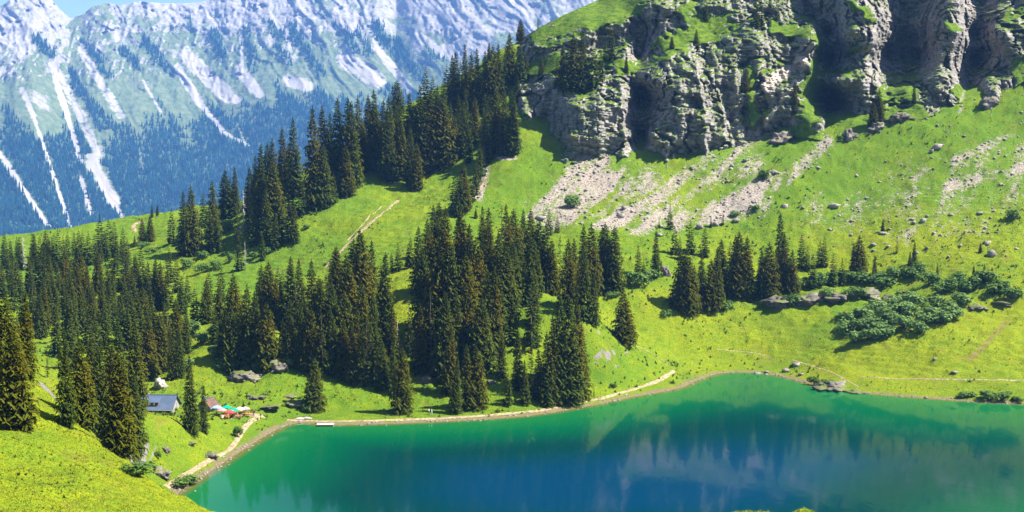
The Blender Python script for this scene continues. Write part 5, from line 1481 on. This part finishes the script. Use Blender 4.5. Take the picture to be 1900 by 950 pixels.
# terrace with tables, parasols and guests
TZ = 3.9
def terr(u, v, D=None):
    D = D or hit_terrain(u, v) or 298.0
    x, y, z = P3(u, v, D)
    return x, y, float(ground_z(x, y)[0])
def parasol(u, v, cloth, label, h=2.5, r=1.45):
    x, y, z = terr(u, v)
    root = add('parasol', None, None, (x, y, z - .05))
    add('base', MB().tube([(0, 0, 0), (0, 0, .14)], .3, 8).mesh('parasol_base', M['stone']), root)
    add('pole', MB().tube([(0, 0, .1), (0, 0, h)], .03, 6).mesh('parasol_pole', M['plank']), root)
    vs, fs = [(0, 0, h + .02), (0, 0, h - .04)], []
    n = 8
    for k in range(n):
        an = 2 * math.pi * (k + .5) / n
        vs += [(r * math.cos(an), r * math.sin(an), h - .55), (r * math.cos(an), r * math.sin(an), h - .72)]
    for k in range(n):
        a, b = 2 + 2 * k, 2 + 2 * ((k + 1) % n)
        fs += [(0, a, b), (a, a + 1, b + 1, b), (1, b + 1, a + 1)]
    add('canopy', make_mesh('canopy', vs, fs, (M[cloth],)), root)
    tag(root, label, 'parasol', 'parasols on the hut terrace')
for (u, v, c, lab) in [(421, 770, 'green_cloth', 'green parasol at the back of the hut terrace'), (434, 775, 'green_cloth', 'green parasol at the front of the hut terrace'), (412, 773, 'pink_cloth', 'pink parasol left on the hut terrace'),
                       (428, 777, 'red_cloth', 'red parasol between the two green ones on the terrace'), (445, 771, 'cream_cloth', 'cream parasol right of the green ones on the terrace'), (455, 770, 'pink_cloth', 'salmon parasol at the right end of the terrace'), (402, 768, 'blue_cloth', 'pale blue parasol beside the small white hut')]:
    parasol(u, v, c, lab, 2.5 if 'green' in c else 2.2, 1.2)
def picnic():
    r = []
    t = MB()
    for k in range(5):
        t.box(-.9, .9, -.38 + k * .155, -.38 + k * .155 + .14, .70, .75)
    r.append(('table_top', t, 'pine'))
    for sg in (-1, 1):
        r.append(('bench', MB().box(-.9, .9, sg * .72 - .13, sg * .72 + .13, .42, .47), 'pine'))
    for x in (-.65, .65):
        r.append(('leg', MB().hexa([(x - .04, -.75, 0), (x + .04, -.75, 0), (x + .04, -.66, 0), (x - .04, -.66, 0), (x - .04, -.3, .7), (x + .04, -.3, .7), (x + .04, -.2, .7), (x - .04, -.2, .7)]), 'pine'))
        r.append(('leg', MB().hexa([(x - .04, .66, 0), (x + .04, .66, 0), (x + .04, .75, 0), (x - .04, .75, 0), (x - .04, .2, .7), (x + .04, .2, .7), (x + .04, .3, .7), (x - .04, .3, .7)]), 'pine'))
        r.append(('brace', MB().box(x + .05, x + .10, -.8, .8, .36, .42), 'pine'))
    return [(a, b.mesh(a, M[c])) for a, b, c in r]
PIC = picnic()
for i, (u, v, rz, lab) in enumerate([(415, 776, .2, 'wooden picnic table at the left front of the terrace'), (429, 773, -.1, 'wooden picnic table between the green parasols'), (442, 776, .1, 'wooden picnic table at the front edge of the terrace'), (450, 770, .25, 'wooden picnic table under the cream parasol'), (459, 773, -.2, 'wooden picnic table at the right end of the terrace')]):
    x, y, z = terr(u, v)
    root = add('picnic_table', None, None, (x, y, z), rz)
    for nm, mm in PIC:
        add(nm, mm, root)
    tag(root, lab, 'table', 'picnic tables on the hut terrace')

def person_mat(name, shirt, trouser):
    t = NT(name)
    z = t.n('ShaderNodeSeparateXYZ')
    t.set(z.inputs[0], t.n('ShaderNodeTexCoord').outputs['Object'])
    c = t.mix(t.remap(z.outputs[2], 0.90, 0.93), trouser, shirt)
    c = t.mix(t.remap(z.outputs[2], 1.46, 1.48), c, (0.42, 0.24, 0.17))
    return t.done(t.pbr(c, 0.85, 0.1))
def body(pose):
    """one continuous figure grown over a skeleton; z = 1.7 at the crown when standing"""
    if pose == 'sit':
        hip, kz = 0.93 - .0, None
        J = {'pel': (0, 0, .93), 'chest': (0, -.02, 1.28), 'neck': (0, -.02, 1.47), 'head': (0, -.04, 1.60), 'top': (0, -.03, 1.70)}
        for s, q in ((-1, 'l'), (1, 'r')):
            J['hip' + q] = (s * .10, -.02, .91); J['knee' + q] = (s * .12, -.44, .93); J['ank' + q] = (s * .12, -.42, .52); J['toe' + q] = (s * .12, -.60, .48)
            J['sh' + q] = (s * .19, -.02, 1.40); J['elb' + q] = (s * .24, -.12, 1.14); J['wri' + q] = (s * .14, -.36, 1.17); J['hand' + q] = (s * .10, -.44, 1.18)
    else:
        st = 0.16 if pose == 'walk' else 0.03
        J = {'pel': (0, 0, .93), 'chest': (0, 0, 1.27), 'neck': (0, 0, 1.46), 'head': (0, -.02, 1.60), 'top': (0, 0, 1.71)}
        for s, q in ((-1, 'l'), (1, 'r')):
            J['hip' + q] = (s * .10, 0, .88); J['knee' + q] = (s * .11, -s * st * .7 - .03, .49); J['ank' + q] = (s * .11, -s * st * 1.2, .08); J['toe' + q] = (s * .12, -s * st * 1.2 - .16, .03)
            J['sh' + q] = (s * .19, 0, 1.40); J['elb' + q] = (s * .25, s * st * .5, 1.13); J['wri' + q] = (s * .25, s * st - .08, .90); J['hand' + q] = (s * .24, s * st - .11, .80)
    R = dict(pel=.14, chest=.15, neck=.06, head=.10, top=.07, hip=.09, knee=.06, ank=.04, toe=.04, sh=.07, elb=.045, wri=.033, hand=.035)
    names = list(J)
    E = [('pel', 'chest'), ('chest', 'neck'), ('neck', 'head'), ('head', 'top')]
    for q in 'lr':
        E += [('pel', 'hip' + q), ('hip' + q, 'knee' + q), ('knee' + q, 'ank' + q), ('ank' + q, 'toe' + q), ('chest', 'sh' + q), ('sh' + q, 'elb' + q), ('elb' + q, 'wri' + q), ('wri' + q, 'hand' + q)]
    me = bpy.data.meshes.new('figure_' + pose)
    me.from_pydata([J[n] for n in names], [(names.index(a), names.index(b)) for a, b in E], [])
    ob = bpy.data.objects.new('tmp', me)
    COL.objects.link(ob)
    sk = ob.modifiers.new('skin', 'SKIN')
    if not me.skin_vertices:
        bpy.context.view_layer.objects.active = ob
    for i, n in enumerate(names):
        rr = R[n] if n in R else R[n[:-1]]
        me.skin_vertices[0].data[i].radius = (rr, rr * (0.75 if n in ('chest', 'pel') else 1))
        me.skin_vertices[0].data[i].use_root = (n == 'pel')
    ss = ob.modifiers.new('sub', 'SUBSURF')
    ss.levels = ss.render_levels = 1
    dg = bpy.context.evaluated_depsgraph_get()
    m2 = bpy.data.meshes.new_from_object(ob.evaluated_get(dg))
    bpy.data.objects.remove(ob)
    m2.materials.clear()
    return m2
BODY = {p: body(p) for p in ('sit', 'stand', 'walk')}
hv, hf = ico(2)
HAIR = make_mesh('hair', np.column_stack([hv[:, 0] * .105, hv[:, 1] * .115 + .02, np.where(hv[:, 2] < -.25, -.02, hv[:, 2] * .10) + 1.655]), hf, (m_plain('hair', (0.05, 0.03, 0.02), .3),), True)
def person(u, v, pose, shirt, trouser, rz, label, D=None):
    x, y, z = terr(u, v, D)
    me = BODY[pose].copy()
    me.materials.append(person_mat('clothes', shirt, trouser))
    o = add('person', me, None, (x, y, z - (0.48 if pose == 'sit' else 0)), rz)
    add('hair', HAIR, o)
    tag(o, label, 'person', 'guests at the hut' if D is None else 'walkers on the shore path')
for a in [(417, 774, 'sit', (.6, .12, .1), (.05, .06, .1), 2.9, 'person in a red shirt seated at the left front table'), (413, 778, 'sit', (.7, .68, .64), (.05, .05, .06), 0.1, 'person in white seated with back to the lake at the left table'),
          (431, 771, 'sit', (.12, .18, .4), (.1, .09, .07), 3.0, 'person in blue seated between the green parasols'), (440, 774, 'sit', (.62, .35, .28), (.04, .04, .05), 2.8, 'person in salmon seated at the front edge table'), (446, 778, 'sit', (.06, .05, .10), (.06, .06, .07), 0.2, 'person in dark purple seated with back to the lake'),
          (452, 768, 'sit', (.7, .6, .5), (.1, .1, .12), 3.2, 'person in cream seated under the cream parasol'), (462, 771, 'sit', (.55, .25, .12), (.05, .05, .05), 2.7, 'person in orange seated at the right end table'), (470, 772, 'stand', (.08, .06, .06), (.05, .05, .05), 1.2, 'person in black standing at the start of the path'),
          (473, 773, 'stand', (.45, .12, .10), (.5, .48, .46), -1.0, 'person in dark red standing beside the path'), (424, 779, 'stand', (.7, .2, .08), (.6, .35, .1), 0.6, 'person in orange standing in front of the terrace')]:
    person(*a)
person(796, 777, 'walk', (.7, .68, .66), (.12, .11, .12), 1.5, 'left walker in white on the shore path', 309.5)
person(801, 777, 'walk', (.62, .60, .58), (.45, .4, .35), 1.5, 'right walker in pale clothes on the shore path', 309.2)

# jetty
x, y = lake_pt(604, 790)
root = add('jetty', None, None, (x, y, 0.0), 0.03)
for i in range(12):
    add('plank', MB().box(-2.1 + i * .35, -2.1 + i * .35 + .31, -1.0, 1.1, .38, .44).mesh('plank', M['plank']), root)
for yy in (-.85, .85):
    add('beam', MB().box(-2.1, 2.1, yy - .08, yy + .08, .24, .375).mesh('beam', M['timber']), root)
for xx in (-1.8, 0, 1.8):
    for yy in (-.8, .8):
        add('post', MB().tube([(xx, yy, -1.6), (xx, yy, .24)], .09, 6).mesh('post', M['timber']), root)
tag(root, 'small grey plank jetty at the shore path', 'jetty')
for (u, v, rz, lab) in [(556, 778, .3, 'upturned grey rowing boat left of the jetty'), (569, 777, -.1, 'second upturned rowing boat nearer to the jetty')]:
    x, y, z = terr(u, v)
    hv_, hf_ = ico(2)
    vv = hv_.copy()
    vv[:, 2] = np.maximum(vv[:, 2], 0)
    k = 1 - 0.45 * np.abs(vv[:, 0]) ** 2
    vv = np.column_stack([vv[:, 0] * 1.5, vv[:, 1] * .6 * k, vv[:, 2] * .5])
    o = add('rowing_boat', None, None, (x, y, z), rz)
    add('hull', make_mesh('hull', vv, hf_, (M['plank'],), True), o)
    add('keel', MB().box(-1.3, 1.3, -.03, .03, .40, .54).mesh('keel', M['timber']), o)
    tag(o, lab, 'boat', 'boats by the jetty')

# ------------------------------------------------------------------ air
t = NT('mountain_air')
pv = t.n('ShaderNodeVolumePrincipled')
pv.inputs['Color'].default_value = (0.17, 0.41, 1.0, 1.0)
pv.inputs['Density'].default_value = 6.3e-5
pv.inputs['Anisotropy'].default_value = 0.1
t.t.links.new(pv.outputs[0], t.out.inputs['Volume'])
ztop = float(max(FZ.max(), 300)) + 25
hz = add('haze', MB().box(-4800, 5200, -300, 8200, -1100, ztop).mesh('haze', t.m))
tag(hz, 'thin blue mountain air', 'haze', kind='stuff')
